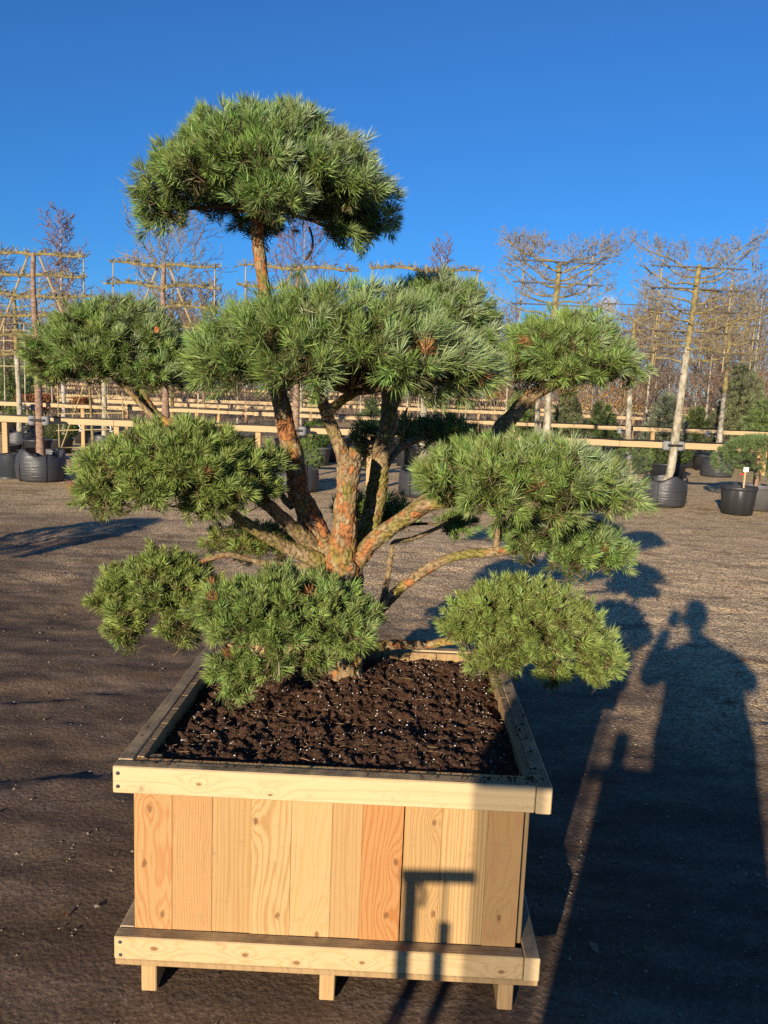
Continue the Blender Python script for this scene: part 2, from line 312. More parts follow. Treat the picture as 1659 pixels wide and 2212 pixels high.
# ------------------------------------------------------------------ ground
def axis(lo, hi, step, end0, end1, grow=1.16):
    a = list(np.arange(lo, hi + 1e-6, step)); s = step
    while a[-1] < end1: s *= grow; a.append(a[-1] + s)
    s = step
    while a[0] > end0: s *= grow; a.insert(0, a[0] - s)
    return np.array(a)
gx = axis(-3.2, 4.2, 0.036, -1500, 1500); gy = axis(1.4, 9.0, 0.036, -300, 2500)
GX, GY = np.meshgrid(gx, gy)
near = np.clip(1.6 - np.hypot(GX, GY - 5) / 16, 0, 1)
gz = near * (0.055 * (fbm(GX * 0.9, GY * 1.1, 3, 1) - 0.62) + 0.034 * (fbm(GX * 4.5, GY * 7, 4, 5) - 0.6) + 0.016 * (fbm(GX * 19, GY * 19, 3, 9) - 0.6))
def rut(x0, y0, ang, w, lug):
    c, s_ = math.cos(ang), math.sin(ang); u = (GX - x0) * c + (GY - y0) * s_; v = -(GX - x0) * s_ + (GY - y0) * c
    band = np.clip(1 - np.abs(v / w) ** 4, 0, 1) * np.clip(1.3 - np.abs(u) / 3.0, 0, 1)
    return band * (-0.018 + 0.018 * np.clip(np.sin((u + np.abs(v) * 0.6) * 2 * math.pi / lug) * 1.5, -1, 1) * vnoise(u * 2, v * 3, 3))
gz += rut(1.35, 2.6, 1.05, 0.16, 0.07) + rut(-1.7, 4.2, 0.35, 0.14, 0.09) + rut(-1.6, 3.3, 0.2, 0.16, 0.1) + rut(-2.4, 5.6, 0.5, 0.2, 0.12)
gz += np.where(GY < 130, np.maximum(0, GY - 22) * 0.012, 1.3)
flat = np.clip((np.maximum(np.abs(GX + 0.1) - 0.62, np.abs(GY - 2.55) - 0.62)) / 0.25, 0, 1); gz = gz * flat - 0.006 * (1 - flat)
mb = MB(); ny, nx = GX.shape; i, j = np.meshgrid(np.arange(ny - 1), np.arange(nx - 1), indexing='ij')
mb.add(np.stack([GX, GY, gz], -1), np.stack([i * nx + j, i * nx + j + 1, (i + 1) * nx + j + 1, (i + 1) * nx + j], -1).reshape(-1, 4))
tag(mb.build('ground', 'yard_ground', None, True), kind='structure')
from bisect import bisect
def gh(x, y):
    i = min(max(bisect(gy, y) - 1, 0), ny - 2); j = min(max(bisect(gx, x) - 1, 0), nx - 2); return float(gz[i, j])
R = rng(4); mb = MB()
octv = np.array([[1, 0, 0], [-1, 0, 0], [0, 1, 0], [0, -1, 0], [0, 0, 1], [0, 0, -1]], float); octf = np.array([[0, 2, 4], [2, 1, 4], [1, 3, 4], [3, 0, 4], [2, 0, 5], [1, 2, 5], [3, 1, 5], [0, 3, 5]])
for k in range(9000):
    y = 1.6 + 9.5 * R.random() ** 1.1; x = -0.75 * y + 0.3 + (1.35 * y + .8) * R.random()
    if -0.85 < x < 0.6 and 1.9 < y < 3.2: continue
    if x < 0.1 * y - .3 and R.random() < 0.72: continue
    s_ = 0.0035 + 0.006 * R.random() ** 2.5
    a = R.random() * 6.28; v = octv * (s_ * R.uniform(0.6, 1.3, 3)) * R.uniform(0.75, 1.2, (6, 1)); v = v @ np.array([[math.cos(a), math.sin(a), 0], [-math.sin(a), math.cos(a), 0], [0, 0, 0.7]])
    mb.add(v + [x, y, gh(x, y) + s_ * 0.3], octf)
tag(mb.build('gravel', 'stone'), 'loose small stones strewn over the yard', 'gravel', kind='stuff')

R = rng(14); mb = MB()
for k in range(70):
    y = 1.7 + 7.5 * R.random(); x = -0.6 * y + (1.2 * y) * R.random()
    if -0.9 < x < 0.65 and 1.85 < y < 3.25: continue
    a = R.random() * 6.28; e = R.uniform(.012, .03); u_ = np.array([math.cos(a), math.sin(a), R.normal(0, .25)]) * e; w_ = np.array([-math.sin(a), math.cos(a), R.normal(0, .3)]) * e * .5; c_ = np.array([x, y, gh(x, y) + .008])
    mb.add([c_ - u_, c_ - w_ + [0, 0, .004], c_ + u_, c_ + w_ + [0, 0, .006]], [[0, 1, 2, 3]], np.array([(0.20, .10, .045), (.30, .20, .11), (.42, .36, .28)][R.integers(0, 3)]) * R.uniform(.7, 1.2))
tag(mb.build('leaf_litter', 'leaves'), 'dry leaf scraps scattered over the trodden yard', 'litter', kind='stuff')

# ------------------------------------------------------------------ wooden planter
YAW = math.radians(-1.02); W, D, ZT = 1.162, 1.131, 0.66
planter = empty('wooden_planter', (-0.691, 1.981, 0), 'large square planter crate of fresh softwood planks on skids', 'planter', rz=YAW)
def pbox(name, a, b, mat, label=None, bev=0.003):
    m = MB(); m.box(a, b); o = bevel(m.build(name, mat, planter), bev)
    if label: o['label'] = label
    return o
PINK, TAN, CREAM, ORANGE = (0.41, 0.245, 0.100), (0.41, 0.255, 0.110), (0.46, 0.305, 0.140), (0.41, 0.205, 0.075)
def px_local(px):                                # front plank joints, from pixels at the board's mid height
    p = at(px, 1890, 2.02); return (p[0] + 0.691) / math.cos(YAW)
edges = [0.042] + [px_local(q) for q in (371, 457, 541, 627, 714, 779, 866, 948, 1046)] + [W - 0.062]
specs = [(PINK, (0.38, 0.15, 0.05), 26, [(0.085, 0.52, 0.014), (0.07, 0.36, 0.03), (0.12, 0.21, 0.02)], .05), (PINK, (0.40, 0.19, 0.08), 120, [(0.27, 0.38, 0.010)], .012),
         (TAN, (0.36, 0.20, 0.07), 75, [], .006), (CREAM, (0.34, 0.18, 0.06), 55, [(0.375, 0.50, 0.012), (0.44, 0.22, 0.035)], .012),
         (CREAM, (0.45, 0.28, 0.11), 40, [(0.55, 0.17, 0.014)], .03), (TAN, (0.37, 0.21, 0.08), 70, [], .008), (ORANGE, (0.34, 0.12, 0.03), 60, [(0.76, 0.40, 0.012), (0.74, 0.24, 0.012)], .012),
         (TAN, (0.36, 0.19, 0.06), 85, [(0.86, 0.52, 0.009), (0.87, 0.25, 0.012)], .010), (CREAM, (0.36, 0.18, 0.05), 95, [], .004), (PINK, (0.40, 0.21, 0.09), 30, [(1.05, 0.25, 0.016)], .05)]
plank_names = ['knotty reddish plank at the left corner', 'pinkish fine grained plank', None, 'plank with cathedral grain', None, None, 'deep orange plank', None, 'straight striped plank', None]
for k in range(10):
    b, l, fr, kn, wp = specs[k]; wood('plank_%d' % k, b, l, fr, 'z', kn, seed=k * 3.7, warp=wp, dirt=0.15, contrast=1.0)
    g = 0.0016 if k not in (0, 7) else 0.003
    pbox('plank', (edges[k] + (0.003 if k == 7 else 0.0002), 0.042 + 0.0015 * ((k * 7) % 3), 0.158), (edges[k + 1] - 0.0002, 0.064, ZT - 0.004), 'plank_%d' % k, plank_names[k], 0.0008)
wood('side_wood', (0.36, 0.24, 0.115), (0.26, 0.15, 0.065), 55, 'Z', [], 11.0, 0.02, dirt=0.8, dirt_shade_up=0.5)
for k in range(9):                                # side and back planks
    y0, y1 = 0.066 + k * (D - 0.132) / 9, 0.066 + (k + 1) * (D - 0.132) / 9 - 0.002
    pbox('plank', (0.043, y0, 0.158), (0.064, y1, ZT - 0.0012), 'side_wood', None, 0.0018); pbox('plank', (W - 0.064, y0, 0.158), (W - 0.043, y1, ZT - 0.0012), 'side_wood', None, 0.0018)
for k in range(10):
    x0 = 0.043 + k * (W - 0.086) / 10; pbox('plank', (x0, D - 0.064, 0.158), (x0 + (W - 0.086) / 10 - 0.002, D - 0.043, ZT - 0.005), 'side_wood', None, 0.0018)
wood('rim_front', (0.56, 0.415, 0.225), (0.45, 0.30, 0.14), 30, 'x', [(0.62, 0.23, .007), (0.60, 0.42, 0.006)], 1.0, 0.012, dirt=0.6, dirt_shade_up=0.9, contrast=0.5)
wood('rim_side', (0.50, 0.37, 0.21), (0.40, 0.26, 0.13), 34, 'y', [], 7.0, 0.012, dirt=0.45, dirt_shade_up=0.7, contrast=0.35)
rimf = pbox('rim_board', (0, 0, ZT - 0.076), (W - 0.043, 0.040, ZT), 'rim_front', 'pale front rim board with soil smeared on top')
pbox('rim_board', (W - 0.041, -0.003, ZT - 0.077), (W, D, ZT - 0.001), 'rim_side'); pbox('rim_board', (0, 0.042, ZT - 0.076), (0.041, D, ZT + 0.001), 'rim_side')
pbox('rim_board', (0.043, D - 0.041, ZT - 0.076), (W - 0.043, D, ZT), 'rim_front')
pbox('corner_post', (0.066, 0.066, 0.16), (0.105, 0.105, ZT - 0.01), 'side_wood'); pbox('corner_post', (W - 0.105, D - 0.105, 0.16), (W - 0.066, D - 0.066, ZT - 0.01), 'side_wood')
wood('base_front', (0.52, 0.37, 0.19), (0.39, 0.235, 0.09), 26, 'x', [(0.135, 0.11, .011), (0.13, 0.36, 0.010), (0.115, 0.50, 0.011), (0.125, 0.68, 0.008), (0.12, 1.06, 0.009)], 4.0, 0.014, dirt=0.8, dirt_shade_up=0.7, contrast=0.6)
basef = pbox('base_board', (-0.001, -0.001, 0.098), (W - 0.043, 0.041, 0.165), 'base_front', 'knotty base board along the front'); pbox('base_board', (W - 0.041, -0.004, 0.097), (W + 0.001, D, 0.166), 'rim_side')
pbox('base_board', (0, 0.043, 0.097), (0.041, D, 0.166), 'rim_side'); pbox('base_board', (0.043, D - 0.041, 0.098), (W - 0.043, D, 0.165), 'rim_side')
for k in range(7): pbox('deck_board', (0.0, 0.002 + k * D / 7, 0.078), (W, (k + 1) * D / 7 - 0.012, 0.0965), 'side_wood')
for x in (0.072, 0.565, 1.055): pbox('skid', (x, 0.004, 0.0), (x + 0.042, D - 0.01, 0.0775), 'post_timber', None, 0.003)
for (x, z) in ((0.014, 0.641), (0.014, 0.604), (0.017, 0.112), (0.016, 0.15)):
    m = MB(); m.lathe([(0.0, 0.0035), (0.003, 0.0035), (0.0055, 0.0012), (0.0055, -0.004)], 10); v = m.v[0]; m.v[0] = np.stack([x + v[:, 0], -0.0005 - v[:, 2], z + v[:, 1]], -1); m.build('screw', 'screw', rimf if z > .4 else basef)

# potting soil: clods and hollows, perlite crumbs
ey = np.array([-math.sin(YAW), math.cos(YAW), 0]); ex = np.array([math.cos(YAW), math.sin(YAW), 0]); PO = np.array([-0.691, 1.981, 0])
def loc2w(x, y, z): return PO + ex * x + ey * y + np.array([0, 0, z])
sx = np.linspace(0.066, W - 0.066, 280); sy = np.linspace(0.066, D - 0.066, 280); SX, SY = np.meshgrid(sx, sy)
f1, f2, cid = cells(SX * 26 + 0.8 * fbm(SX * 20, SY * 20, 2, 3), SY * 26 + 0.8 * fbm(SX * 20, SY * 20, 2, 8), 2); g1, g2, gid = cells(SX * 62, SY * 62, 6)
edge = np.minimum(np.minimum(SX - 0.066, W - 0.066 - SX), np.minimum(SY - 0.066, D - 0.066 - SY))
q1 = fbm(SX * 17 + 3 * fbm(SX * 7, SY * 7, 2, 31), SY * 17, 4, 12); q2 = fbm(SX * 42, SY * 42, 3, 15)
SZ = 0.628 + 0.05 * (fbm(SX * 4, SY * 4, 3, 1) - 0.5) + 0.020 * (np.abs(q1 - 0.5) * -2 + 0.3) + 0.020 * (q2 - .5) + 0.012 * (fbm(SX * 90, SY * 90, 2, 44) - .5) + 0.007 * gid * np.clip(1 - g1 * 1.3, 0, 1) + 0.006 * np.clip(1 - cells(SX * 120, SY * 120, 16)[0] * 1.3, 0, 1) + (0.014 * cid) * np.clip(1 - f1 * 1.6, 0, 1) * (cid > 0.6) - 0.016 * np.clip(1 - edge / 0.05, 0, 1)
tb = np.array([0.565, 0.80]); SZ += 0.02 * np.exp(-((SX - tb[0]) ** 2 + (SY - tb[1]) ** 2) / 0.03)
P = PO + SX[..., None] * ex + SY[..., None] * ey; P[..., 2] = SZ
mb = MB(); k = 280; i, j = np.meshgrid(np.arange(k - 1), np.arange(k - 1), indexing='ij')
mb.add(P, np.stack([i * k + j, i * k + j + 1, (i + 1) * k + j + 1, (i + 1) * k + j], -1).reshape(-1, 4))
tag(mb.build('potting_soil', 'potting_soil', None, True), 'dark crumbly potting soil filling the wooden planter', 'soil', kind='stuff')
R = rng(8); mb = MB(); mst = MB()
for q in range(1300):
    a, b = R.integers(0, k, 2); s_ = 0.0008 + 0.0020 * R.random() ** 2; mb.add(octv * s_ * R.uniform(.7, 1.3, (6, 1)) + P[a, b] + [0, 0, s_ * .6], octf)
for q in range(260):
    a, b = R.integers(0, k, 2); t = R.random() * 6.28; l = R.uniform(.01, .03); p0 = P[a, b] + [0, 0, 0.004]; mst.tube([p0, p0 + [l * math.cos(t), l * math.sin(t), R.uniform(0, .006)]], 0.0007, 4)
mcr = MB()
for q in range(420):
    t = R.random()
    if t < .45: x, y = R.uniform(.05, W - .03), abs(R.normal(.034, .012))
    elif t < .75: x, y = W - abs(R.normal(.034, .014)), R.uniform(.02, D)
    elif t < .9: x, y = abs(R.normal(.036, .012)), R.uniform(.02, D)
    else: x, y = R.uniform(W - .18, W - .03), R.uniform(.005, .04)
    s_ = 0.0012 + 0.0045 * R.random() ** 3; v = octv * s_ * R.uniform(.6, 1.4, (6, 1)); v[:, 2] *= .7; mcr.add(v + loc2w(min(x, W - .004), max(y, .004), ZT + s_ * .3), octf)
tag(mcr.build('soil_crumbs', 'potting_soil'), 'crumbs of spilled soil lying on the planter rim boards', 'soil', kind='stuff')
tag(mb.build('perlite', 'perlite'), 'white perlite crumbs sprinkled through the planter soil', 'perlite', kind='stuff')
tag(mst.build('straw_bits', 'straw'), 'dry needles and straw bits lying on the planter soil', 'straw', kind='stuff')

# ------------------------------------------------------------------ needles
def needles(mb, P, Dr, nn, L, ln, wd, col, r, a0=68, a1=16, stem=True, colv=0.22):
    S = len(P)
    if S == 0: return
    Dr = unit(Dr); t = np.tile(np.linspace(0.0, 1.0, nn), (S, 1)) ** 0.8 + r.normal(0, 0.03, (S, nn))
    ang = np.radians(a0 + (a1 - a0) * np.clip(t, 0, 1) + r.normal(0, 8, (S, nn))); az = np.arange(nn) * 2.399 + r.random((S, 1)) * 6.28 + r.normal(0, .3, (S, nn))
    u = unit(np.cross(Dr, unit(r.normal(0, 1, (S, 3))))); w = np.cross(Dr, u)
    d = Dr[:, None] * np.cos(ang)[..., None] + (u[:, None] * np.cos(az)[..., None] + w[:, None] * np.sin(az)[..., None]) * np.sin(ang)[..., None]
    ll = np.asarray(ln) if np.ndim(ln) else np.full(S, ln); l = (ll[:, None] * r.uniform(0.72, 1.12, (S, nn)))[..., None]; Ls = np.broadcast_to(np.asarray(L, float), (S,))
    b = P[:, None] + Dr[:, None] * (np.clip(t, 0, 1) * Ls[:, None])[..., None]
    side = unit(np.cross(d, unit(r.normal(0, 1, (S, nn, 3))))) * wd * 0.5
    mid = b + d * l * 0.5; tip = b + (d + Dr[:, None] * 0.16) * l
    V = np.stack([b, mid + side, tip, mid - side], 2).reshape(-1, 3); N = S * nn
    base = np.repeat(np.repeat(col[:, None] * r.uniform(1 - colv, 1 + colv, (S, nn, 1)) * (1 + r.normal(0, .05, (S, nn, 3))), 1, 1).reshape(-1, 3), 4, 0)
    mb.add(V, np.arange(N * 4).reshape(N, 4), np.clip(base, 0, 1))
    if stem:
        q = np.stack([P - Dr * 0.02, P - Dr * 0.02 + u * 0.003, P + Dr * Ls[:, None], P - Dr * 0.02 + w * 0.003], 1).reshape(-1, 3); o = np.arange(S)[:, None] * 4
        mb.add(q, np.concatenate([o + [0, 1, 2], o + [1, 3, 2], o + [3, 0, 2]]), (0.16, 0.10, 0.055))
        tp = P + Dr * Ls[:, None]; q = np.stack([tp + u * 0.0028, tp - u * 0.0014 + w * 0.0026, tp - u * 0.0014 - w * 0.0026, tp + Dr * 0.010], 1).reshape(-1, 3)   # the bud
        mb.add(q, np.concatenate([o + [0, 1, 3], o + [1, 2, 3], o + [2, 0, 3]]), (0.36, 0.24, 0.13))
GREEN = np.array([0.175, 0.262, 0.064])

def lobe_shoots(lobes, dens, r, low=-0.25, cen=None, under=0.25):
    # points on the outer skin of a heap of lobes; lobes: rows of x y z rx ry rz
    lobes = np.asarray(lobes, float); Ps = []; Ds = []
    for q in range(len(lobes)):
        c, e = lobes[q, :3], lobes[q, 3:]; area = 4 * math.pi * ((e[0] * e[1]) ** 1.6 / 3 + (e[0] * e[2]) ** 1.6 / 3 + (e[1] * e[2]) ** 1.6 / 3) ** (1 / 1.6)
        m = int(area * dens); z = r.uniform(-1, 1, m); a = r.random(m) * 6.28; s_ = np.sqrt(1 - z * z); dn = np.stack([s_ * np.cos(a), s_ * np.sin(a), z], -1)
        keep = (dn[:, 2] > low) | (r.random(m) < under); dn = dn[keep]; p = c + dn * e; ok = np.ones(len(p), bool)
        for k2 in range(len(lobes)):
            if k2 != q: ok &= (((p - lobes[k2, :3]) / lobes[k2, 3:]) ** 2).sum(1) > 0.80
        Ps.append(p[ok]); Ds.append(unit(dn[ok] / e))
    return np.concatenate(Ps), np.concatenate(Ds)

# ------------------------------------------------------------------ the cloud-pruned pine
pine = empty('pine_tree', onz(745, 1476, 0.60), 'cloud pruned multi stem pine with orange bark standing in the wooden planter', 'tree')
def bark_col(idn, moss, orange, r):
    c = np.where((idn < 0.04 + 0.80 * orange)[..., None], np.array([0.40, 0.165, 0.060]), np.array([0.29, 0.200, 0.105]))
    c = np.where((idn > 0.78)[..., None], np.array([0.38, 0.28, 0.15]), c)
    return c * (1 - moss[..., None]) + np.array([0.235, 0.205, 0.045]) * moss[..., None]
def limb(name, pts, orange=0.4, moss=0.5, seed=0, plate=0.014, k=26, rough=0.24, cap=True):
    # pts: px, py, Y, radius in px at that distance
    P = np.array([at(q[0], q[1], q[2]) for q in pts]); rad = np.array([q[3] * q[2] * 0.90 / F_PX for q in pts])
    Lg = np.linalg.norm(np.diff(P, axis=0), axis=1).sum(); n = max(8, int(Lg / 0.0038))
    pr = smooth_path(np.concatenate([P, rad[:, None]], 1), n); p, rd = pr[:, :3], np.maximum(pr[:, 3], 0.003)
    k = int(np.clip(2 * math.pi * rd.mean() / 0.0045, 14, 70))
    r = rng(seed); p = p + np.stack([fbm(np.arange(n) * .05, np.full(n, s_ * 3.3 + seed), 2, s_) - .5 for s_ in range(3)], 1) * rd[:, None] * 0.5
    t = unit(np.gradient(p, axis=0)); u = np.cross(t[0], [0, 1.0, 0]); a = np.arange(k) * 2 * math.pi / k; s = np.concatenate([[0], np.cumsum(np.linalg.norm(np.diff(p, axis=0), axis=1))])
    A, Sg = np.meshgrid(a, s); cxx = np.cos(A) * rd[:, None]; cyy = np.sin(A) * rd[:, None]
    per = np.maximum(3, np.round(2 * math.pi * rd.mean() / plate)); X = A / (2 * math.pi) * per; Y = Sg / (plate * 1.9) + 0.35 * (fbm(cxx * 60, Sg * 30, 2, seed) - .5)
    X = X + 0.5 * (fbm(cxx * 90, Sg * 45 + cyy * 90, 3, seed + 40) - .5); Y = Y + 0.7 * (fbm(cxx * 110 + 3, Sg * 60 + cyy * 110, 3, seed + 41) - .5)
    f1, f2, idn = cells(X, Y, seed, per); crack = np.clip((f2 - f1) * 4.5, 0, 1)
    fine = fbm(cxx * 160 + Sg * 60, cyy * 160, 3, seed + 4)
    disp = 1 + rough * ((crack - 0.75) * 0.55 + (idn - .5) * 0.45 + (fine - .5) * 0.6) + 0.22 * (fbm(cxx * 14 + seed, Sg * 9, 2, seed + 2) - .5)
    V = []
    for i_ in range(n):
        u = u - t[i_] * (u @ t[i_]); u = u / np.linalg.norm(u); w = np.cross(t[i_], u)
        V.append(p[i_] + (rd[i_] * disp[i_])[:, None] * (np.cos(a)[:, None] * u + np.sin(a)[:, None] * w))
    V = np.array(V); mo = np.clip((fbm(cxx * 22 + 5, Sg * 14 + cyy * 22, 4, seed + 11) - (0.72 - 0.42 * moss)) * 5, 0, 0.85)
    C = bark_col(idn, mo, orange * np.clip(fbm(cxx * 8, Sg * 5, 2, seed + 8) * 1.25, 0, 1), r) * (0.22 + 0.78 * crack[..., None]) * (0.6 + 0.8 * fine[..., None]) * 1.15
    mb = MB(); i, j = np.meshgrid(np.arange(n - 1), np.arange(k), indexing='ij'); j2 = (j + 1) % k
    mb.add(V, np.stack([i * k + j, i * k + j2, (i + 1) * k + j2, (i + 1) * k + j], -1).reshape(-1, 4), C.reshape(-1, 3))
    if cap:
        ring = V[-1]; mb.add(np.vstack([ring, ring.mean(0)[None] + t[-1] * rd[-1] * .2]), [[m, (m + 1) % k, k] for m in range(k)], (0.16, 0.12, 0.07))
    part(mb, name, 'pine_bark', pine, True)
    return p, rd
limb('trunk', [(745, 1500, 2.80, 62), (743, 1472, 2.80, 56), (742, 1440, 2.80, 50), (740, 1370, 2.80, 47), (737, 1290, 2.79, 46), (738, 1215, 2.78, 44), (740, 1180, 2.78, 34)], 0.05, 0.35, 1, 0.020, 40, 0.26)
limb('stem', [(738, 1240, 2.74, 44), (740, 1185, 2.73, 33), (745, 1120, 2.73, 26), (750, 1050, 2.74, 26), (755, 1005, 2.75, 28), (765, 985, 2.76, 25)], 0.75, 0.35, 2)
limb('stem', [(752, 1040, 2.74, 24), (745, 1000, 2.74, 20), (730, 960, 2.72, 16), (712, 915, 2.70, 15), (700, 880, 2.68, 14), (685, 830, 2.66, 12), (674, 790, 2.64, 11)], 0.15, 0.5, 3)
limb('branch', [(703, 895, 2.68, 12), (735, 868, 2.64, 11), (775, 840, 2.6, 12), (815, 800, 2.57, 11), (850, 760, 2.55, 8)], 0.05, 0.55, 4)
limb('stem', [(715, 1215, 2.78, 34), (690, 1165, 2.80, 30), (664, 1115, 2.82, 27), (648, 1060, 2.83, 25), (636, 1000, 2.84, 24), (622, 950, 2.84, 22), (610, 895, 2.84, 21), (596, 830, 2.83, 19), (583, 740, 2.82, 17), (572, 650, 2.80, 15), (561, 560, 2.78, 14), (555, 490, 2.76, 15), (560, 440, 2.74, 16)], 0.8, 0.3, 5)
limb('stem', [(755, 1230, 2.86, 26), (785, 1160, 2.90, 26), (806, 1095, 2.93, 25), (818, 1030, 2.95, 22), (828, 960, 2.97, 21), (838, 900, 2.98, 20), (845, 865, 2.99, 19)], 0.35, 0.7, 6)
limb('branch', [(842, 885, 2.99, 15), (818, 720, 2.98, 12), (790, 835, 2.97, 10), (760, 805, 2.96, 8)], 0.1, 0.95, 7)
limb('branch', [(845, 885, 2.99, 16), (856, 845, 3.02, 14), (872, 805, 3.06, 12), (900, 760, 3.1, 10)], 0.6, 0.7, 8)
limb('branch', [(752, 1235, 2.76, 24), (790, 1185, 2.73, 21), (840, 1142, 2.70, 19), (890, 1110, 2.66, 18), (935, 1088, 2.62, 19), (990, 1078, 2.58, 14), (1060, 1065, 2.54, 11)], 0.45, 0.75, 9)
limb('branch', [(925, 1092, 2.62, 14), (955, 1070, 2.60, 13), (1000, 1058, 2.57, 12), (1060, 1040, 2.54, 9)], 0.75, 0.4, 10)
limb('branch', [(770, 1370, 2.78, 17), (810, 1325, 2.75, 15), (845, 1290, 2.72, 14), (885, 1255, 2.70, 12), (935, 1222, 2.68, 12), (990, 1200, 2.67, 11), (1070, 1192, 2.66, 11), (1150, 1186, 2.66, 8), (1210, 1180, 2.66, 6)], 0.55, 0.55, 11)
limb('branch', [(826, 1310, 2.73, 9), (836, 1250, 2.76, 7), (846, 1195, 2.78, 6), (852, 1172, 2.79, 6), (885, 1165, 2.84, 6), (925, 1150, 2.90, 5), (965, 1130, 2.95, 4)], 0.0, 0.3, 12)
limb('branch', [(1070, 1195, 2.66, 9), (1074, 1160, 2.66, 8), (1078, 1120, 2.64, 7), (1110, 1080, 2.6, 6)], 0.0, 0.3, 13)
limb('branch', [(712, 1225, 2.76, 24), (670, 1203, 2.74, 20), (625, 1183, 2.71, 17), (570, 1155, 2.66, 16), (520, 1120, 2.60, 13), (470, 1080, 2.55, 10), (400, 1030, 2.5, 8)], 0.1, 0.65, 14)
limb('branch', [(705, 1205, 2.80, 22), (665, 1168, 2.76, 20), (620, 1128, 2.70, 17), (575, 1090, 2.62, 14), (530, 1060, 2.56, 11), (470, 1030, 2.5, 9)], 0.05, 0.5, 15)
limb('branch', [(632, 1095, 2.82, 9), (610, 1072, 2.85, 8), (595, 1045, 2.9, 7), (570, 1010, 2.98, 6), (500, 960, 3.05, 6), (400, 925, 3.1, 8)], 0, 0.3, 16)
limb('branch', [(400, 925, 3.1, 12), (345, 905, 3.13, 13), (316, 868, 3.15, 12), (295, 830, 3.16, 11), (275, 790, 3.17, 10), (260, 750, 3.18, 7)], 0.4, 0.4, 17)
limb('branch', [(345, 915, 3.10, 8), (310, 880, 3.09, 7), (270, 835, 3.08, 7), (225, 797, 3.07, 6), (180, 770, 3.07, 4)], 0.3, 0.6, 18)
limb('branch', [(690, 1230, 2.76, 12), (630, 1222, 2.72, 9), (577, 1217, 2.68, 8), (535, 1207, 2.65, 7), (480, 1200, 2.62, 7), (400, 1230, 2.58, 6)], 0, 0.2, 19)
limb('branch', [(762, 1415, 2.79, 16), (800, 1400, 2.77, 13), (850, 1393, 2.74, 12), (910, 1393, 2.71, 10), (960, 1388, 2.68, 10), (1020, 1372, 2.66, 8), (1100, 1340, 2.64, 6)], 0.25, 0.6, 20)
limb('branch', [(790, 1190, 2.88, 16), (880, 1110, 2.94, 15), (980, 1030, 2.98, 15), (1060, 948, 3.0, 16), (1095, 910, 3.01, 17), (1130, 873, 3.02, 17), (1165, 846, 3.02, 16), (1230, 815, 3.02, 9)], 0.2, 0.2, 21)
limb('branch', [(822, 1035, 2.98, 11), (845, 990, 3.05, 9), (868, 965, 3.12, 9), (915, 945, 3.2, 8), (975, 930, 3.28, 6)], 0, 0.3, 22)
limb('branch', [(730, 1260, 2.70, 14), (690, 1275, 2.60, 11), (640, 1300, 2.50, 9), (590, 1330, 2.42, 7)], 0.1, 0.4, 23)
limb('stub', [(700, 1170, 2.83, 13), (690, 1135, 2.86, 12), (684, 1110, 2.88, 12), (672, 1108, 2.89, 10)], 0, 0.1, 24)
limb('dead_twig', [(866, 962, 3.1, 6), (870, 935, 3.1, 5), (874, 905, 3.1, 3.5), (880, 880, 3.1, 2)], 0, 1.0, 25)
limb('dead_twig', [(869, 938, 3.1, 4), (856, 920, 3.09, 3), (850, 905, 3.08, 2)], 0, 1.0, 26)
limb('dead_twig', [(872, 930, 3.1, 4), (884, 912, 3.1, 3), (890, 893, 3.1, 2)], 0, 1.0, 27)

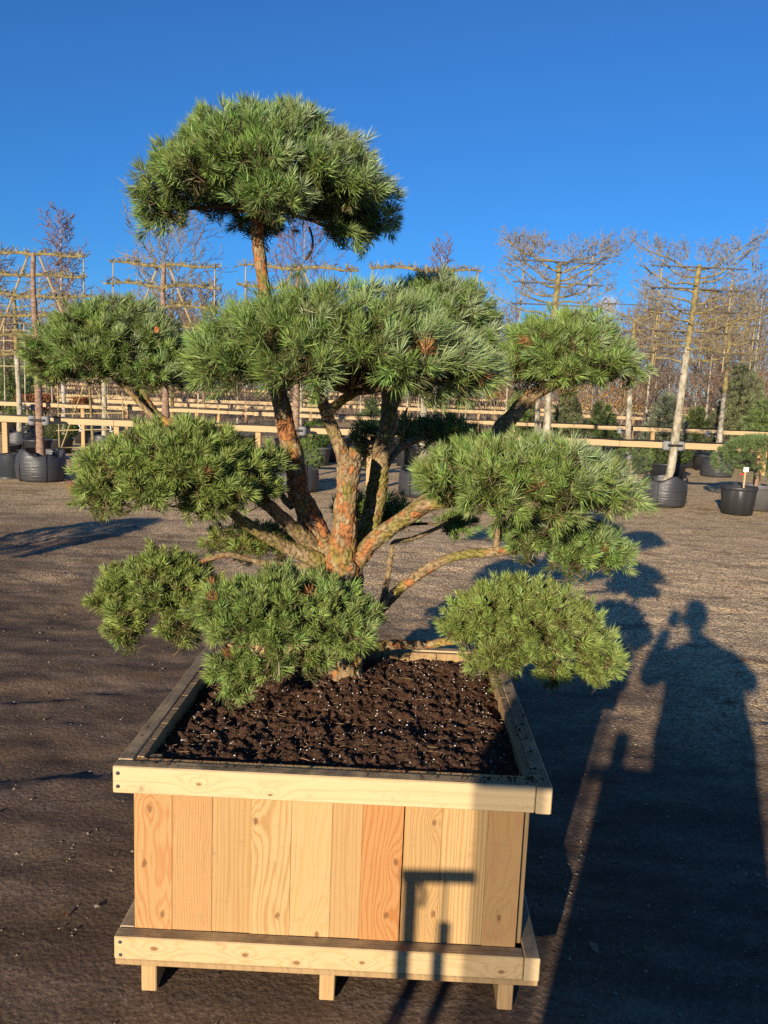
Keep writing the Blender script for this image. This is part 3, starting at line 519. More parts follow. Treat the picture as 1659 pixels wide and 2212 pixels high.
def pad(bbox, Y, depth, nl=16, dens=860, pale_mix=0.0, yellow=0.0, extra=(), seed=0, ln=0.042, root=None, lobe=0.30, hollow=0.0, label=None, tilt=0.0):
    r = rng(100 + seed); x0, x1, y0, y1 = bbox; cx, cy = (x0 + x1) / 2, (y0 + y1) / 2
    c = at(cx, cy, Y); s_ = Y * 1.02 / F_PX; a = (x1 - x0) / 2 * s_ - 0.055; h = (y1 - y0) / 2 * s_ - 0.048; b = depth - 0.04; nl = int(nl * 1.5)
    def heap(c, a, h, r):
        lobes = []; rl = lobe * 0.95 * min(a, b * 1.2)
        for q in range(nl):
            rr = math.sqrt((q + 0.4) / nl); th = q * 2.399 + seed; u, v = rr * math.cos(th), rr * math.sin(th)
            e = rl * r.uniform(0.78, 1.12); dome = max(0, 1 - rr * rr) ** 0.72
            z = c[2] - h * 0.55 + (h * 1.48 - min(e, h * .8)) * dome + r.normal(0, 0.008) + tilt * u * a
            lobes.append([c[0] + u * (a - e * 0.8), c[1] + v * (b - e * 0.8), z, e, e, min(e, h * 0.85) * r.uniform(.75, .95) * (0.6 + 0.4 * dome)])
        return lobes
    def shoots(lobes, c, h, r):
        P, Dn = lobe_shoots(lobes, 700 * (0.042 / ln) ** 1.6, r, -0.36, None, 0.26); out = unit(P - (c - np.array([0, 0, h * 1.2])))
        return P, Dn, unit(Dn * 0.75 + out * 0.40 + np.array([0, 0, 0.14]) + r.normal(0, 0.30, P.shape))
    for it in range(4):                          # size the heap so that the needles fill the cloud's measured extent
        r = rng(100 + seed); P, Dn, Dr = shoots(heap(c, a, h, r), c, h, r); d = P + Dr * ln * 1.3 - CAM; w_ = d @ FWD
        X = 829.5 + F_PX * (d @ RT) / w_; Yp = 1106 - F_PX * (d @ UP) / w_; qx = np.percentile(X, (0.7, 99.3)); qy = np.percentile(Yp, (0.7, 99.0))
        c = c + RT0 * ((x0 + x1) - qx.sum()) / 2 * s_ - np.array([0, 0, 1.0]) * ((y0 + y1) - qy.sum()) / 2 * s_
        a = max(0.05, a + ((x1 - x0) - (qx[1] - qx[0])) / 2 * s_); h = max(0.035, h + ((y1 - y0) - (qy[1] - qy[0])) / 2 * s_ * 0.9)
    r = rng(100 + seed); lobes = heap(c, a, h, r)
    for (px, py, dy, er, ez) in extra:
        p = at(px, py, Y + dy); lobes.append([*p, er, er, ez])
    P, Dn, Dr = shoots(lobes, c, h, r)
    S = len(P); P = P - Dr * r.uniform(0.0, 0.05, (S, 1))
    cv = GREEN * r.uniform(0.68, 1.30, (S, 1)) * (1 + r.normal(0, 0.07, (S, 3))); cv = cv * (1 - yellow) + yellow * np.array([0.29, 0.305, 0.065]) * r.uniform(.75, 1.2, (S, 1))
    fr = np.clip(((Dr @ unit([0.72, 0.35, 0.5])) - 0.25) * 1.4, 0, 1)[:, None] * pale_mix * r.uniform(0.75, 1.0, (S, 1)); cv = cv * (1 - fr) + np.array([0.36, 0.41, 0.26]) * fr  # shoots facing right, back and up blend to a paler green
    dead = r.random(S) < 0.005; cv[dead] = np.array([0.30, 0.14, 0.05]) * r.uniform(0.7, 1.2, (dead.sum(), 1))
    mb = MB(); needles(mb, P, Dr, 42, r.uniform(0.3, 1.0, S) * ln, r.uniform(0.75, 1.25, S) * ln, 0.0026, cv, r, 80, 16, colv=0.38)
    # inner, shorter and older growth; shade between tufts painted into its dark colour
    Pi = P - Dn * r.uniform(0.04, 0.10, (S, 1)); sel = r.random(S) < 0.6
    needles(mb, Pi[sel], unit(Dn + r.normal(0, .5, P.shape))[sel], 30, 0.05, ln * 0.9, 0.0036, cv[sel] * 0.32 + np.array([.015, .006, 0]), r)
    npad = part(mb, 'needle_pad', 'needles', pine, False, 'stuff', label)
    # twigs carrying the pad
    rt = at(*root) if root else c - np.array([0, 0, h]); mt = MB()
    for L in lobes:
        e = np.array(L[:3]); m1 = rt * 0.45 + e * 0.55 + np.array([0, 0, 0.04 * h]) + r.normal(0, .015, 3); pth = smooth_path([rt, m1, e], 9)
        mt.tube(pth, np.linspace(0.009, 0.0035, 9), 6, col=np.array([0.15, 0.10, 0.055]))
        for q in range(4):
            k0 = pth[r.integers(4, 9)]; dv = unit(r.normal(0, 1, 3)); dv[2] = abs(dv[2]); k1 = e + dv * np.array(L[3:]) * 0.8; mt.tube(smooth_path([k0, (k0 + k1) / 2 + [0, 0, -.012], k1], 5), np.linspace(0.004, 0.002, 5), 4, col=np.array([0.19, 0.13, 0.075]))
    sub(mt, 'pad_twigs', 'pine_bark', npad, True, 'stuff')

pad((288, 852, 203, 498), 2.72, 0.44, 26, 720, pale_mix=0.75, seed=1, ln=0.036, root=(560, 440, 2.74), lobe=0.27, label='high domed needle cloud at the top of the tree', extra=[(800, 478, 0.05, 0.09, 0.06), (745, 500, -.02, .06, .04), (345, 455, 0, 0.08, 0.08), (590, 432, -0.30, 0.10, 0.05)])
pad((45, 452, 632, 845), 3.15, 0.33, 18, 720, pale_mix=0.55, yellow=0.12, seed=2, ln=0.034, root=(275, 800, 3.17), extra=[(110, 760, -.1, .09, .07), (200, 800, -.15, 0.06, .04)])
pad((408, 1092, 588, 862), 2.42, 0.38, 26, 720, pale_mix=0.6, yellow=0.06, seed=3, ln=0.044, root=(760, 850, 2.55), lobe=0.26, label='broad needle cloud in the middle of the tree', extra=[(470, 790, 0, .09, .08), (1020, 810, 0, .08, .07), (640, 800, -.25, .09, .06), (930, 820, -.1, .07, .05)])
pad((778, 1098, 572, 790), 3.12, 0.34, 16, 720, pale_mix=0.9, seed=4, ln=0.038, root=(900, 760, 3.1), extra=[(1000, 690, -.05, .12, .12)])
pad((1048, 1408, 655, 842), 2.98, 0.34, 18, 720, pale_mix=0.7, yellow=0.08, seed=5, ln=0.036, root=(1200, 828, 3.02))
pad((145, 610, 893, 1105), 2.48, 0.34, 20, 720, pale_mix=0.0, yellow=0.38, seed=6, ln=0.030, root=(450, 1040, 2.5), extra=[(215, 1075, 0, .07, .06), (440, 1085, -.1, .08, .05), (560, 1010, .1, .08, .07)])
pad((885, 1402, 918, 1115), 2.48, 0.36, 22, 720, pale_mix=0.7, yellow=0.18, seed=7, ln=0.037, root=(1080, 1050, 2.54), lobe=0.27, extra=[(1310, 1070, 0, .08, .06), (1090, 1095, -.2, .07, .04), (1200, 1110, -.1, .07, .04)])
pad((1060, 1365, 1105, 1235), 2.68, 0.24, 12, 720, pale_mix=0.3, seed=8, ln=0.030, root=(1180, 1180, 2.66), extra=[(1320, 1200, -.05, .07, .05), (1240, 1205, -.1, .06, .04)])
pad((178, 508, 1172, 1375), 2.55, 0.26, 16, 720, pale_mix=0.0, yellow=0.45, seed=9, ln=0.027, root=(430, 1220, 2.6), extra=[(265, 1365, -.1, .05, .05), (400, 1320, -.1, .06, .05)])
pad((385, 828, 1212, 1405), 2.36, 0.27, 20, 720, pale_mix=0.12, yellow=0.22, seed=10, ln=0.028, root=(620, 1310, 2.45), extra=[(510, 1440, -.02, .075, .06), (515, 1495, -.05, .04, .05), (590, 1430, -.02, .06, .05), (690, 1420, 0, .06, .04)], label='low needle cloud drooping over the front of the planter')
pad((940, 1352, 1232, 1450), 2.60, 0.27, 18, 720, pale_mix=0.12, yellow=0.40, seed=11, ln=0.028, root=(1060, 1360, 2.65), tilt=-0.12, extra=[(1290, 1440, -.05, .07, .06), (1200, 1445, -.1, .06, .05), (1030, 1425, .1, .05, .04)])
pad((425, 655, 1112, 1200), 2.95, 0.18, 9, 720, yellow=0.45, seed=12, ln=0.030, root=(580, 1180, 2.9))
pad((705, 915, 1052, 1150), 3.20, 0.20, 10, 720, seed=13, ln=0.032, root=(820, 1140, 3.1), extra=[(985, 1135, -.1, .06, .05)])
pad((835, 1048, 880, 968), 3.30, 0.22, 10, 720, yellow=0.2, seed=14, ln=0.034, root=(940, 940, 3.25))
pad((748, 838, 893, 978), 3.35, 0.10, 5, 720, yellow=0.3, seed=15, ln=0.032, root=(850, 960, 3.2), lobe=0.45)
# hanging broken twig with its tuft under the top cloud
mb = MB(); tw = [at(668, 490, 2.6), at(676, 520, 2.6), at(672, 545, 2.6), at(660, 562, 2.6)]; mb.tube(smooth_path(tw, 8), 0.004, 5, col=np.array([0.10, 0.07, 0.05]))
needles(mb, np.array([tw[-1]]), np.array([[-0.35, 0, -0.6]]), 60, 0.05, 0.06, 0.0022, np.array([GREEN * 0.6]), rng(5), stem=False); part(mb, 'hanging_tuft', 'needles', pine, False, 'stuff')
mb = MB(); mb.lathe([(0.088, -0.03), (0.098, -0.008), (0.086, 0.004), (0.05, 0.008)], 28, tuple(onz(752, 1482, 0.612)), 0.12, 3); part(mb, 'root_collar', 'root_fibre', pine, True, label='fibrous tan root ball collar at the foot of the trunk')
# a dry beech leaf caught in the left cloud
p = at(338, 711, 2.86); mb = MB(); mb.add(p + 0.55 * np.array([[-.012, 0, -.02], [.010, -.004, -.022], [.016, 0.003, 0.005], [0.002, -.006, .022], [-.014, .002, .008]]), [[0, 1, 2], [0, 2, 3], [0, 3, 4]], (0.42, 0.14, 0.04))
tag(mb.build('dry_leaf', 'leaves'), 'single dry orange leaf caught in the left needle cloud', 'leaf')

# ------------------------------------------------------------------ nursery rows behind
def segs_mesh(mb, segs, col=None):              # rows: p0(3) p1(3) r0 r1 -> three sided tapered sticks
    s = np.asarray(segs, float); n = len(s)
    if n == 0: return
    p0, p1, r0, r1 = s[:, :3], s[:, 3:6], s[:, 6:7], s[:, 7:8]; d = unit(p1 - p0)
    ref = np.where(np.abs(d[:, 2:3]) > 0.9, np.array([[1.0, 0, 0]]), np.array([[0, 0, 1.0]])); u = unit(np.cross(d, ref)); w = np.cross(d, u); V = []
    for pp, rr in ((p0, r0), (p1, r1)):
        for a in (0, 2.0944, 4.18879): V.append(pp + rr * (math.cos(a) * u + math.sin(a) * w))
    V = np.stack(V, 1).reshape(-1, 3); o = np.arange(n)[:, None] * 6
    mb.add(V, np.concatenate([o + [0, 1, 4, 3], o + [1, 2, 5, 4], o + [2, 0, 3, 5]]), col)
def grow(segs, p, d, L, rad, depth, r, up=0.15, nseg=5, wander=0.18, kids=5, ratio=0.55, spread=0.8, flat=None, rmin=0.004, start=0.25):
    p = np.array(p, float); d = unit(d); st = L / nseg; rr = rad
    for i in range(nseg):
        d = d + r.normal(0, wander, 3) + np.array([0, 0, up])
        if flat is not None: d[1] *= flat
        d = unit(d); q = p + d * st; r2 = max(rmin, rad * (1 - 0.8 * (i + 1) / nseg)); segs.append((*p, *q, rr, r2))
        if depth > 0 and (i + 1) / nseg > start:
            m = kids / nseg; m = int(m) + (r.random() < m % 1)
            for k in range(m):
                sd = r.normal(0, 1, 3); sd = unit(sd - d * (sd @ d))
                if flat is not None: sd[1] *= flat
                grow(segs, p + (q - p) * r.random(), d * (1 - spread * 0.55) + sd * spread, L * ratio * r.uniform(0.6, 1.2) * (1.1 - 0.5 * i / nseg), max(rmin, rr * 0.55), depth - 1, r, up, max(3, nseg - 1), wander * 1.15, kids * 0.8, ratio, spread, flat, rmin, 0.15)
        p = q; rr = r2
def bag_pot(root, base, rd, h, seed=0):
    m = MB(); m.lathe([(rd * 0.3, 0.0), (rd * 0.93, 0.0), (rd * 1.0, h * 0.12), (rd * 1.04, h * 0.45), (rd * 1.02, h * 0.75), (rd * 0.97, h * 0.93), (rd * 0.93, h * 1.0), (rd * 0.90, h * 0.97), (rd * 0.9, h * 0.8)], 40, base, 0.035, seed)
    v = m.v[0]; a = np.arctan2(v[:, 1] - base[1], v[:, 0] - base[0]); top = v[:, 2] > base[2] + h * .85; v[:, 2] += top * 0.09 * h * (np.sin(a * 2 + seed) + 0.8 * np.sin(a * 5 + seed * 2)); b = part(m, 'bag_pot', 'woven_bag', root, True)
    m = MB(); m.lathe([(0.001, h * 0.86), (rd * 0.5, h * 0.85), (rd * 0.92, h * 0.80)], 20, base, 0.05, seed); sub(m, 'soil', 'mulch', b, True)
    for sg in (-1, 1):
        m = MB(); c = np.array(base) + [sg * rd * 0.78, -rd * 0.35, h * 0.98]; m.tube(smooth_path([c + [-.05, 0, -.04], c + [-.03, -.02, .035], c + [.03, -.03, .04], c + [.06, 0, -.04]], 8), 0.012, 6); sub(m, 'handle', 'strap', b, True)
    for sg in (-0.55, 0.6):
        m = MB(); a = -math.pi / 2 + sg; m.tube([np.array(base) + [math.cos(a) * rd * k, math.sin(a) * rd * k, h * z] for k, z in ((0.96, .01), (1.035, .15), (1.065, .45), (1.045, .75), (0.96, .98))], 0.006, 5); sub(m, 'seam', 'strap', b, True)
def plastic_pot(root, base, rt, rb, h, mat='black_pot', soil='mulch', ribs=False):
    m = MB(); m.lathe([(rb * .2, 0.002), (rb, 0), (rb + (rt - rb) * .86, h * .86), (rt * .99, h * .87), (rt * 1.05, h * .875), (rt * 1.06, h * .99), (rt * 1.03, h), (rt * .97, h * .985), (rt * .95, h * .85)], 40, base)
    if ribs:
        v = m.v[0]; k = np.arange(len(v)) % 40; ring = np.arange(len(v)) // 40; sel = (ring >= 1) & (ring <= 2) & (k % 4 < 2); v[sel, :2] = base[:2] + (v[sel, :2] - np.array(base[:2])) * 1.03
    pt = part(m, 'pot', mat, root, True)
    m = MB(); m.lathe([(0.001, h * 0.93), (rt * 0.5, h * 0.94), (rt * 0.94, h * 0.90)], 20, base, 0.03, 2); sub(m, 'soil', soil, pt, True)
def trunk_tube(root, pts, rads, mat, name='trunk', k=12, seed=0):
    n = max(10, len(pts) * 5); pr = smooth_path(np.concatenate([np.array(pts, float), np.array(rads, float)[:, None]], 1), n); r = rng(seed); p = pr[:, :3]
    m = MB(); m.tube(p, pr[:, 3] * (1 + 0.10 * r.normal(0, 1, n).clip(-1, 1)), k); return part(m, name, mat, root, True)
def tie(root, c):                                # foam pads and strap holding the stem to the rail
    m = MB(); m.box((c[0] - .12, c[1] - .075, c[2] - .005), (c[0] + .12, c[1] + .05, c[2] + .028)); st = part(m, 'strap', 'strap', root)
    for sg in (-1, 1):
        m = MB(); m.lathe([(0.02, -.075), (.055, -.075), (.068, -.05), (.068, .05), (.055, .075), (.02, .075)], 14, (c[0] + sg * 0.115, c[1] + 0.02, c[2])); sub(m, 'foam_pad', 'foam', st, True)

# timber rail fences, row by row
def fence(Y, ztop, x0, x1, step, bw, label, posts_at=None, hose=True, off=0.0):
    root = empty('rail_fence', ((x0 + x1) / 2, Y, ground_z(Y)), label, 'fence'); r = rng(int(Y * 10)); x = x0; k = 0; g = ground_z(Y)
    while x < x1:
        e = min(x + step, x1); m = MB(); dz = r.normal(0, .006); m.box((x + .003, Y - .022, ztop - bw + dz), (e - .003, Y + .022, ztop + dz)); bevel(part(m, 'rail', 'rail_timber', root), .004)
        x = e; k += 1
    for px_ in ([at(q, 930, Y)[0] for q in posts_at] if posts_at else np.arange(x0 + step * .5, x1, step)):
        m = MB(); m.box((px_ - .045, Y + .024, g - .05), (px_ + .045, Y + .114, ztop - .02)); bevel(part(m, 'post', 'post_timber', root), .005)
    if hose:
        m = MB(); n = int((x1 - x0) / .4); xs = np.linspace(x0, x1, n); m.tube(np.stack([xs, np.full(n, Y - .03), ztop + .012 + .012 * np.sin(xs * 2.1) * r.normal(0, 1, n).clip(-1, 1)], -1), 0.014, 6); part(m, 'drip_hose', 'hose', root, True)
fence(13.75, 1.045, -10.5, 9.8, 2.9, 0.105, 'nearest pale timber rail fence just behind the front row of bagged trees', posts_at=(8, 250, 557, 652, 800, 1020, 1250, 1650))
fence(20.3, 1.10, -15, 14, 2.9, 0.10, 'second timber rail fence behind the front fence')
fence(31.0, 1.19, -22, 20, 3.0, 0.12, 'third timber rail fence halfway back among the rows', hose=False)
fence(45.0, 1.40, -30, 27, 4.0, 0.14, 'fourth timber rail fence far back among the rows', hose=False)
fence(62.0, 1.60, -42, 38, 6.0, 0.17, 'farthest timber rail fence at the end of the rows', hose=False)
fence(26.0, 1.12, -19, -2, 3.0, 0.11, 'short timber rail fence behind the left half of the second fence', hose=False)
fence(37.5, 1.30, -5, 26, 4.0, 0.13, 'short timber rail fence behind the right half of the third fence', hose=False)

YA = 13.35
def spurs(segs, p, r, n, L=0.12, rad=0.011, down=0.12):
    for k in range(n):
        q = p + r.normal(0, 0.012, 3) * [1, .6, .4]; d = unit([r.normal(0, .8), r.normal(0, .5), 1.0 if r.random() > down else -0.7]); l = L * r.uniform(.4, 1.3)
        m = q + d * l * .5; e = m + unit(d + r.normal(0, .7, 3)) * l * .5; segs.append((*q, *m, rad, rad * .8)); segs.append((*m, *e, rad * .8, rad * .4))
        if r.random() < .5: segs.append((*m, *(m + unit(r.normal(0, 1, 3) + [0, 0, .5]) * l * .4), rad * .7, rad * .35))
def pleached(bx, px, top, halfw, tilt, label, seed, trunk='brown_trunk', Y=YA, tiers=6, gap=0.325, diag=True):
    r = rng(seed); b = at(bx, 960, Y); base = np.array([b[0], Y, 0.0]); T = at(px, top, Y)
    root = empty('pleached_tree', base, label, 'tree', 'pleached trees along the front fence'); bag_pot(root, base, 0.385, 0.47, seed)
    pts = [base + [0, 0, .3], base + [-.015, 0, 1.2], base * .5 + np.array([T[0], Y, 0]) * .5 + [0, 0, 2.2], (T[0], Y, T[2] - .5), (T[0] + .02, Y, T[2] + .02)]
    trunk_tube(root, pts, [.075, .058, .052, .042, .036], trunk, seed=seed); tie(root, (base[0] - .015, Y - .03, 1.0))
    for t in range(tiers):
        z = T[2] - t * gap; tx = T[0] + (base[0] - T[0]) * (t * gap / max(.5, T[2])); segs = []; m = MB()
        for sg in (-1, 1):
            n = 12; xs = np.linspace(0, halfw * r.uniform(.93, 1.05), n); ph = r.random() * 6
            p = np.stack([tx + sg * xs, np.full(n, Y) + .015 * np.sin(xs * 5 + ph), z + sg * tilt * xs + .02 * np.sin(xs * 6 + ph) - .03 * np.exp(-xs * 8)], -1); m.tube(p, np.linspace(.026, .013, n), 6)
            for q in np.linspace(.03, .99, 30): i_ = q * (n - 1); k = min(int(i_), n - 2); spurs(segs, p[k] + (p[k + 1] - p[k]) * (i_ - k), r, 2 if r.random() < .7 else 1)
        segs_mesh(m, segs); part(m, 'tier_branch', 'lichen_bark', root)
    for sg in (-1, 1):
        x = T[0] + sg * halfw * .9; m = MB(); m.tube([(x, Y + .03, T[2] - tiers * gap + .1), (x + .01, Y + .03, T[2] + .02)], .011, 6); part(m, 'cane', 'cane', root)
        if diag: m = MB(); m.tube([(T[0] + sg * .09, Y + .04, T[2] - .02), (T[0] + sg * (.09 + .28 * (tiers - 1) * gap / .7), Y + .04, T[2] - (tiers - 1) * gap)], .016, 6); part(m, 'cane', 'cane', root)
    return root
pleached(88, 70, 549, 0.90, 0.0, 'flat pleached tree in a black bag at the far left of the front row', 31)
pleached(360, 352, 572, 0.92, -0.0, 'flat pleached tree directly behind the left needle cloud', 32)
pleached(640, 643, 578, 0.95, -0.0, 'flat pleached tree behind the gap right of the orange upper stem', 33)
pleached(915, 918, 582, 0.95, 0.0, 'flat pleached tree behind the right shoulder of the middle needle cloud', 34, 'pale_trunk')

def roof_tree(bx, pxs, label, seed, ztop, zlow, halfw, Y=YA, canes=4, lat=9, bag=True, trunk='pale_trunk', group='fan trained trees along the fences', rad=.075, name='fan_trained_tree', dens=1.0, rmin=.0034, frame='dark_cane'):
    r = rng(seed); b = at(bx, 980, Y); base = np.array([b[0], Y, ground_z(Y)]); root = empty(name, base, label, 'tree', group)
    if bag: bag_pot(root, base, 0.37, 0.45, seed)
    P = [base + [0, 0, .3]] + [at(x, y, Y) for x, y in pxs]; n = len(P); trunk_tube(root, P[:n // 2 + 1], np.linspace(rad, rad * .72, n // 2 + 1), trunk, seed=seed); trunk_tube(root, P[n // 2:], np.linspace(rad * .72, rad * .5, n - n // 2), 'lichen_bark', 'upper_trunk', seed=seed)
    pr = smooth_path(P, 60); segs = []; big = MB()
    for k in range(lat):
        z = zlow + (ztop - zlow) * (k / (lat - 1)) ** 0.9 - .25 * (k / lat); c = pr[np.argmin(np.abs(pr[:, 2] - z))]
        for sg in (-1, 1):
            L = halfw * r.uniform(.88, 1.12); m = 9; t = np.linspace(0, 1, m); rise = r.uniform(.28, .58) * (0.6 + .6 * k / lat)
            p = np.stack([c[0] + sg * L * t, c[1] + .05 * np.sin(t * 3 + k) * r.normal(), c[2] + rise * t ** 1.6 + .03 * np.sin(t * 7 + k)], -1) + r.normal(0, .012, (m, 3)); big.tube(p, np.linspace(.019, .006, m), 5)
            for q in range(int(11 * dens)):
                i_ = r.integers(1, m); grow(segs, p[i_], [sg * .35 + r.normal(0, .4), r.normal(0, .25), r.uniform(.2, 1)], r.uniform(.16, .34), .0062, 2, r, .10, 4, .30, 2.8, .6, .75, .55, rmin)
    for k in range(int(34 * dens)):                                   # the dense brush along the top
        x = r.uniform(-1, 1) * halfw; grow(segs, [pr[-1][0] + x, Y + r.normal(0, .05), ztop - .12 + .12 * abs(x)], [x * .25, 0, 1], r.uniform(.16, .32), .0065, 2, r, .12, 4, .28, 3.0, .6, .7, .6, rmin)
    part(big, 'limbs', 'lichen_bark', root); m = MB(); segs_mesh(m, segs); part(m, 'twigs', 'twig', root, False, 'stuff')
    if canes:
        for k in range(canes):
            z = ztop - .22 - k * .34; m = MB(); m.tube([(pr[-1][0] - halfw * .82, Y - .03, z + .01), (pr[-1][0] + halfw * .82, Y - .03, z)], .012, 6); part(m, 'cane', frame, root)
        for sg in (-.62, .6): m = MB(); m.tube([(pr[-1][0] + sg * halfw - .02, Y + .03, zlow - .1), (pr[-1][0] + sg * halfw, Y + .03, ztop - .1)], .011, 6); part(m, 'cane', 'cane', root)
    return root
roof_tree(1180, [(1182, 915), (1187, 800), (1196, 690), (1206, 600), (1208, 570)], 'fan trained bare tree rising behind the upper right needle cloud', 41, 4.10, 3.0, 0.90, lat=7, dens=1.5)
roof_tree(1440, [(1449, 1015), (1461, 930), (1475, 830), (1485, 750), (1498, 665), (1508, 590), (1511, 572)], 'leaning fan trained bare tree in a black bag right of the pine', 42, 4.10, 2.35, 0.95, canes=6, lat=11, dens=1.3)
for sgn, x, y in ((0, 1180, 1), (0, 1449, 1)):
    c = at(x if x == 1180 else 1455, 962 if x > 1400 else 938, YA); tie([o for o in bpy.data.objects if o.name.startswith('fan_trained_tree') and abs(o.location.x - c[0]) < .6][0], (c[0], YA - .02, 1.0))

# second row: trees behind the second fence
YB = 19.4
rb = [(44, [(42, 880), (36, 760), (33, 690), (30, 640)], 'pale stemmed bare tree in a bag behind the far left pleached tree', 51), (226, [(226, 900), (224, 800), (222, 700)], 'grey stemmed bare tree half hidden below the left needle cloud', 52),
      (704, [(704, 880), (703, 800), (702, 730)], 'grey stemmed bare tree seen between the two middle stems of the pine', 53), (1161, [(1161, 900), (1163, 820), (1166, 740)], 'bare tree just left of the stem under the upper right needle cloud', 54),
      (1358, [(1358, 905), (1362, 830), (1366, 760), (1370, 690)], 'bare tree with a foam tie just right of the upper right needle cloud', 55), (1552, [(1556, 930), (1565, 850), (1572, 780), (1578, 700)], 'bare fan tree in a black bag behind the leaning tree at right', 56)]
for bx, pts, lab, sd in rb:
    zt = at(pts[-1][0], pts[-1][1], YB)[2] + .55; o = roof_tree(bx, pts, lab, sd, zt, max(2.0, zt - 1.5), 1.0, Y=YB, canes=4 if sd > 53 else 3, lat=7, bag=True, rad=.075, dens=.6, rmin=.0045, trunk='pale_trunk', group='second row of fan trees')
    tie(o, (o.location.x, YB + .45, 1.0)) if sd in (51, 55, 56) else None

# bare trees standing free behind the rows
def bare_tree(px, ytop, Y, wid, label, seed, twig='twig', bark='pale_trunk', lean=0.0, birch=False, group=None, name='bare_tree', kids=6):
    r = rng(seed); p0 = at(px, 850, Y); base = np.array([p0[0], Y, ground_z(Y)]); T = at(px, ytop, Y); Ht = T[2] - base[2]; root = empty(name, base, label, 'tree', group)
    rd = Ht * .012; trunk_tube(root, [base, base + [lean * .3, 0, Ht * .3], base + [lean * .6, 0, Ht * .6], base + [lean, 0, Ht * .95]], [rd, rd * .75, rd * .42, rd * .12], bark, seed=seed)
    segs = []; N = 42 if birch else 30
    for k in range(N):
        f = 0.22 + .74 * (k + .5) / N; a = k * 2.399 + r.normal(0, .3); L = wid * (1.08 - .85 * f if birch else math.sin(math.pi * min(.97, (f - .10) * .95)) * .95 + .12) * r.uniform(.8, 1.15)
        el = .9 if birch else .75; d = [math.cos(a), math.sin(a), el + .5 * f]
        grow(segs, base + [lean * f, 0, Ht * f], d, L, rd * (.42 - .3 * f), 2, r, .07 if birch else .10, 6, .12, kids, .5, .65, None, max(.004, Y * .00034), .2)
    m = MB(); segs_mesh(m, segs); part(m, 'branches', twig, root, False, 'stuff'); return root
bare_tree(137, 452, 25, 2.3, 'slender purplish birch behind the far left pleached tree', 61, 'birch_twig', 'birch_bark', birch=True)
bare_tree(372, 478, 23, 2.3, 'vase shaped bare tree behind the second pleached tree', 62, 'twig', 'lichen_bark')
bare_tree(650, 470, 27, 2.0, 'faint bare tree behind the third pleached tree', 63, 'birch_twig', 'pale_trunk')
bare_tree(940, 530, 32, 1.3, 'small bare crown peeping over the back needle cloud', 64, 'birch_twig', 'pale_trunk')
bare_tree(-25, 480, 26, 2.3, 'bare birch cut off by the left edge of the picture', 65, 'birch_twig', 'birch_bark', birch=True)
bare_tree(1625, 600, 24, 1.5, 'bare tree at the right edge behind the fan trees', 66, 'twig', 'pale_trunk')
bare_tree(1400, 660, 28, 1.4, 'low bare tree between the two right fan trees', 67, 'far_twig', 'pale_trunk')
bare_tree(440, 640, 30, 1.6, 'broad low bare tree right of the left needle cloud', 68, 'far_twig', 'brown_trunk')
bare_tree(1530, 690, 30, 1.7, 'reddish bare tree behind the leaning fan tree', 69, 'far_twig', 'pale_trunk')
bare_tree(200, 680, 33, 1.8, 'dark twiggy bare tree just above the left needle cloud', 70, 'far_twig', 'brown_trunk')
# rows of slim standards farther back, then the far belt of trees
proto = [bare_tree(600 + 40 * q, 690, 34, 1.5, 'slim bare nursery tree in the back rows', 80 + q, 'far_twig', 'pale_trunk', group='slim bare trees in the back rows', name='nursery_tree', kids=4) for q in range(3)]
r_ = random.Random(3); spots = [(x, 34) for x in (15, 95, 250, 300, 420, 520, 780, 880, 905, 960, 1010, 1100, 1290, 1340, 1420, 1500, 1600, 1650)] + [(x, 44) for x in range(20, 1660, 95)]
for k, (px, Y) in enumerate(spots):
    o = proto[k] if k < 3 else copy_tree(proto[k % 3]); p = at(px, 850, Y); o.location = (p[0], Y + r_.uniform(-1, 1), ground_z(Y)); o.rotation_euler.z = r_.uniform(-.3, .3) * 0; s_ = r_.uniform(.75, 1.1); o.scale = (s_, s_, s_)
proto = [bare_tree(300 + 300 * q, 660, 75, 3.6, 'bare tree of the dense belt closing the view behind the nursery', 90 + q, 'far_twig', 'brown_trunk', group='belt of bare trees closing the view', name='belt_tree', kids=6) for q in range(3)]
for k in range(22):
    o = proto[k] if k < 3 else copy_tree(proto[k % 3]); Y = r_.uniform(68, 88); p = at(-60 + k * 83 + r_.uniform(-20, 20), 850, Y); o.location = (p[0], Y, ground_z(Y)); s_ = r_.uniform(.65, 1.0) * (1.15 if k > 15 else 1.0 if k < 6 else .8); o.scale = (s_ * 1.15, s_ * 1.15, s_)
def hedge(Y, x0, x1, zt, n, mat, label, seed, name='far_shrubs', rr=.02, L=1.5):
    r = rng(seed); segs = []
    for k in range(n):
        p = np.array([r.uniform(x0, x1), Y + r.normal(0, .8), ground_z(Y) + r.random() * zt * .75]); d = unit([r.normal(0, .5), r.normal(0, .5), 1]); segs.append((*p, *(p + d * L * r.uniform(.4, 1.0)), rr, rr * .4))
    m = MB(); segs_mesh(m, segs); return tag(m.build(name, mat), label, 'shrubs', kind='stuff')
hedge(66, -45, 42, 4.6, 9000, 'far_twig', 'brown mass of bare shrubs closing the far end of the nursery', 7, rr=.035, L=2.2)
hedge(40, -26, 24, 1.9, 5000, 'far_twig', 'low brown bare shrubs standing between the back fences', 8, rr=.018, L=1.1)
hedge(27.5, -16, 15, 1.0, 2600, 'far_twig', 'dry grasses and young twiggy plants behind the second fence', 9, rr=.010, L=.7)

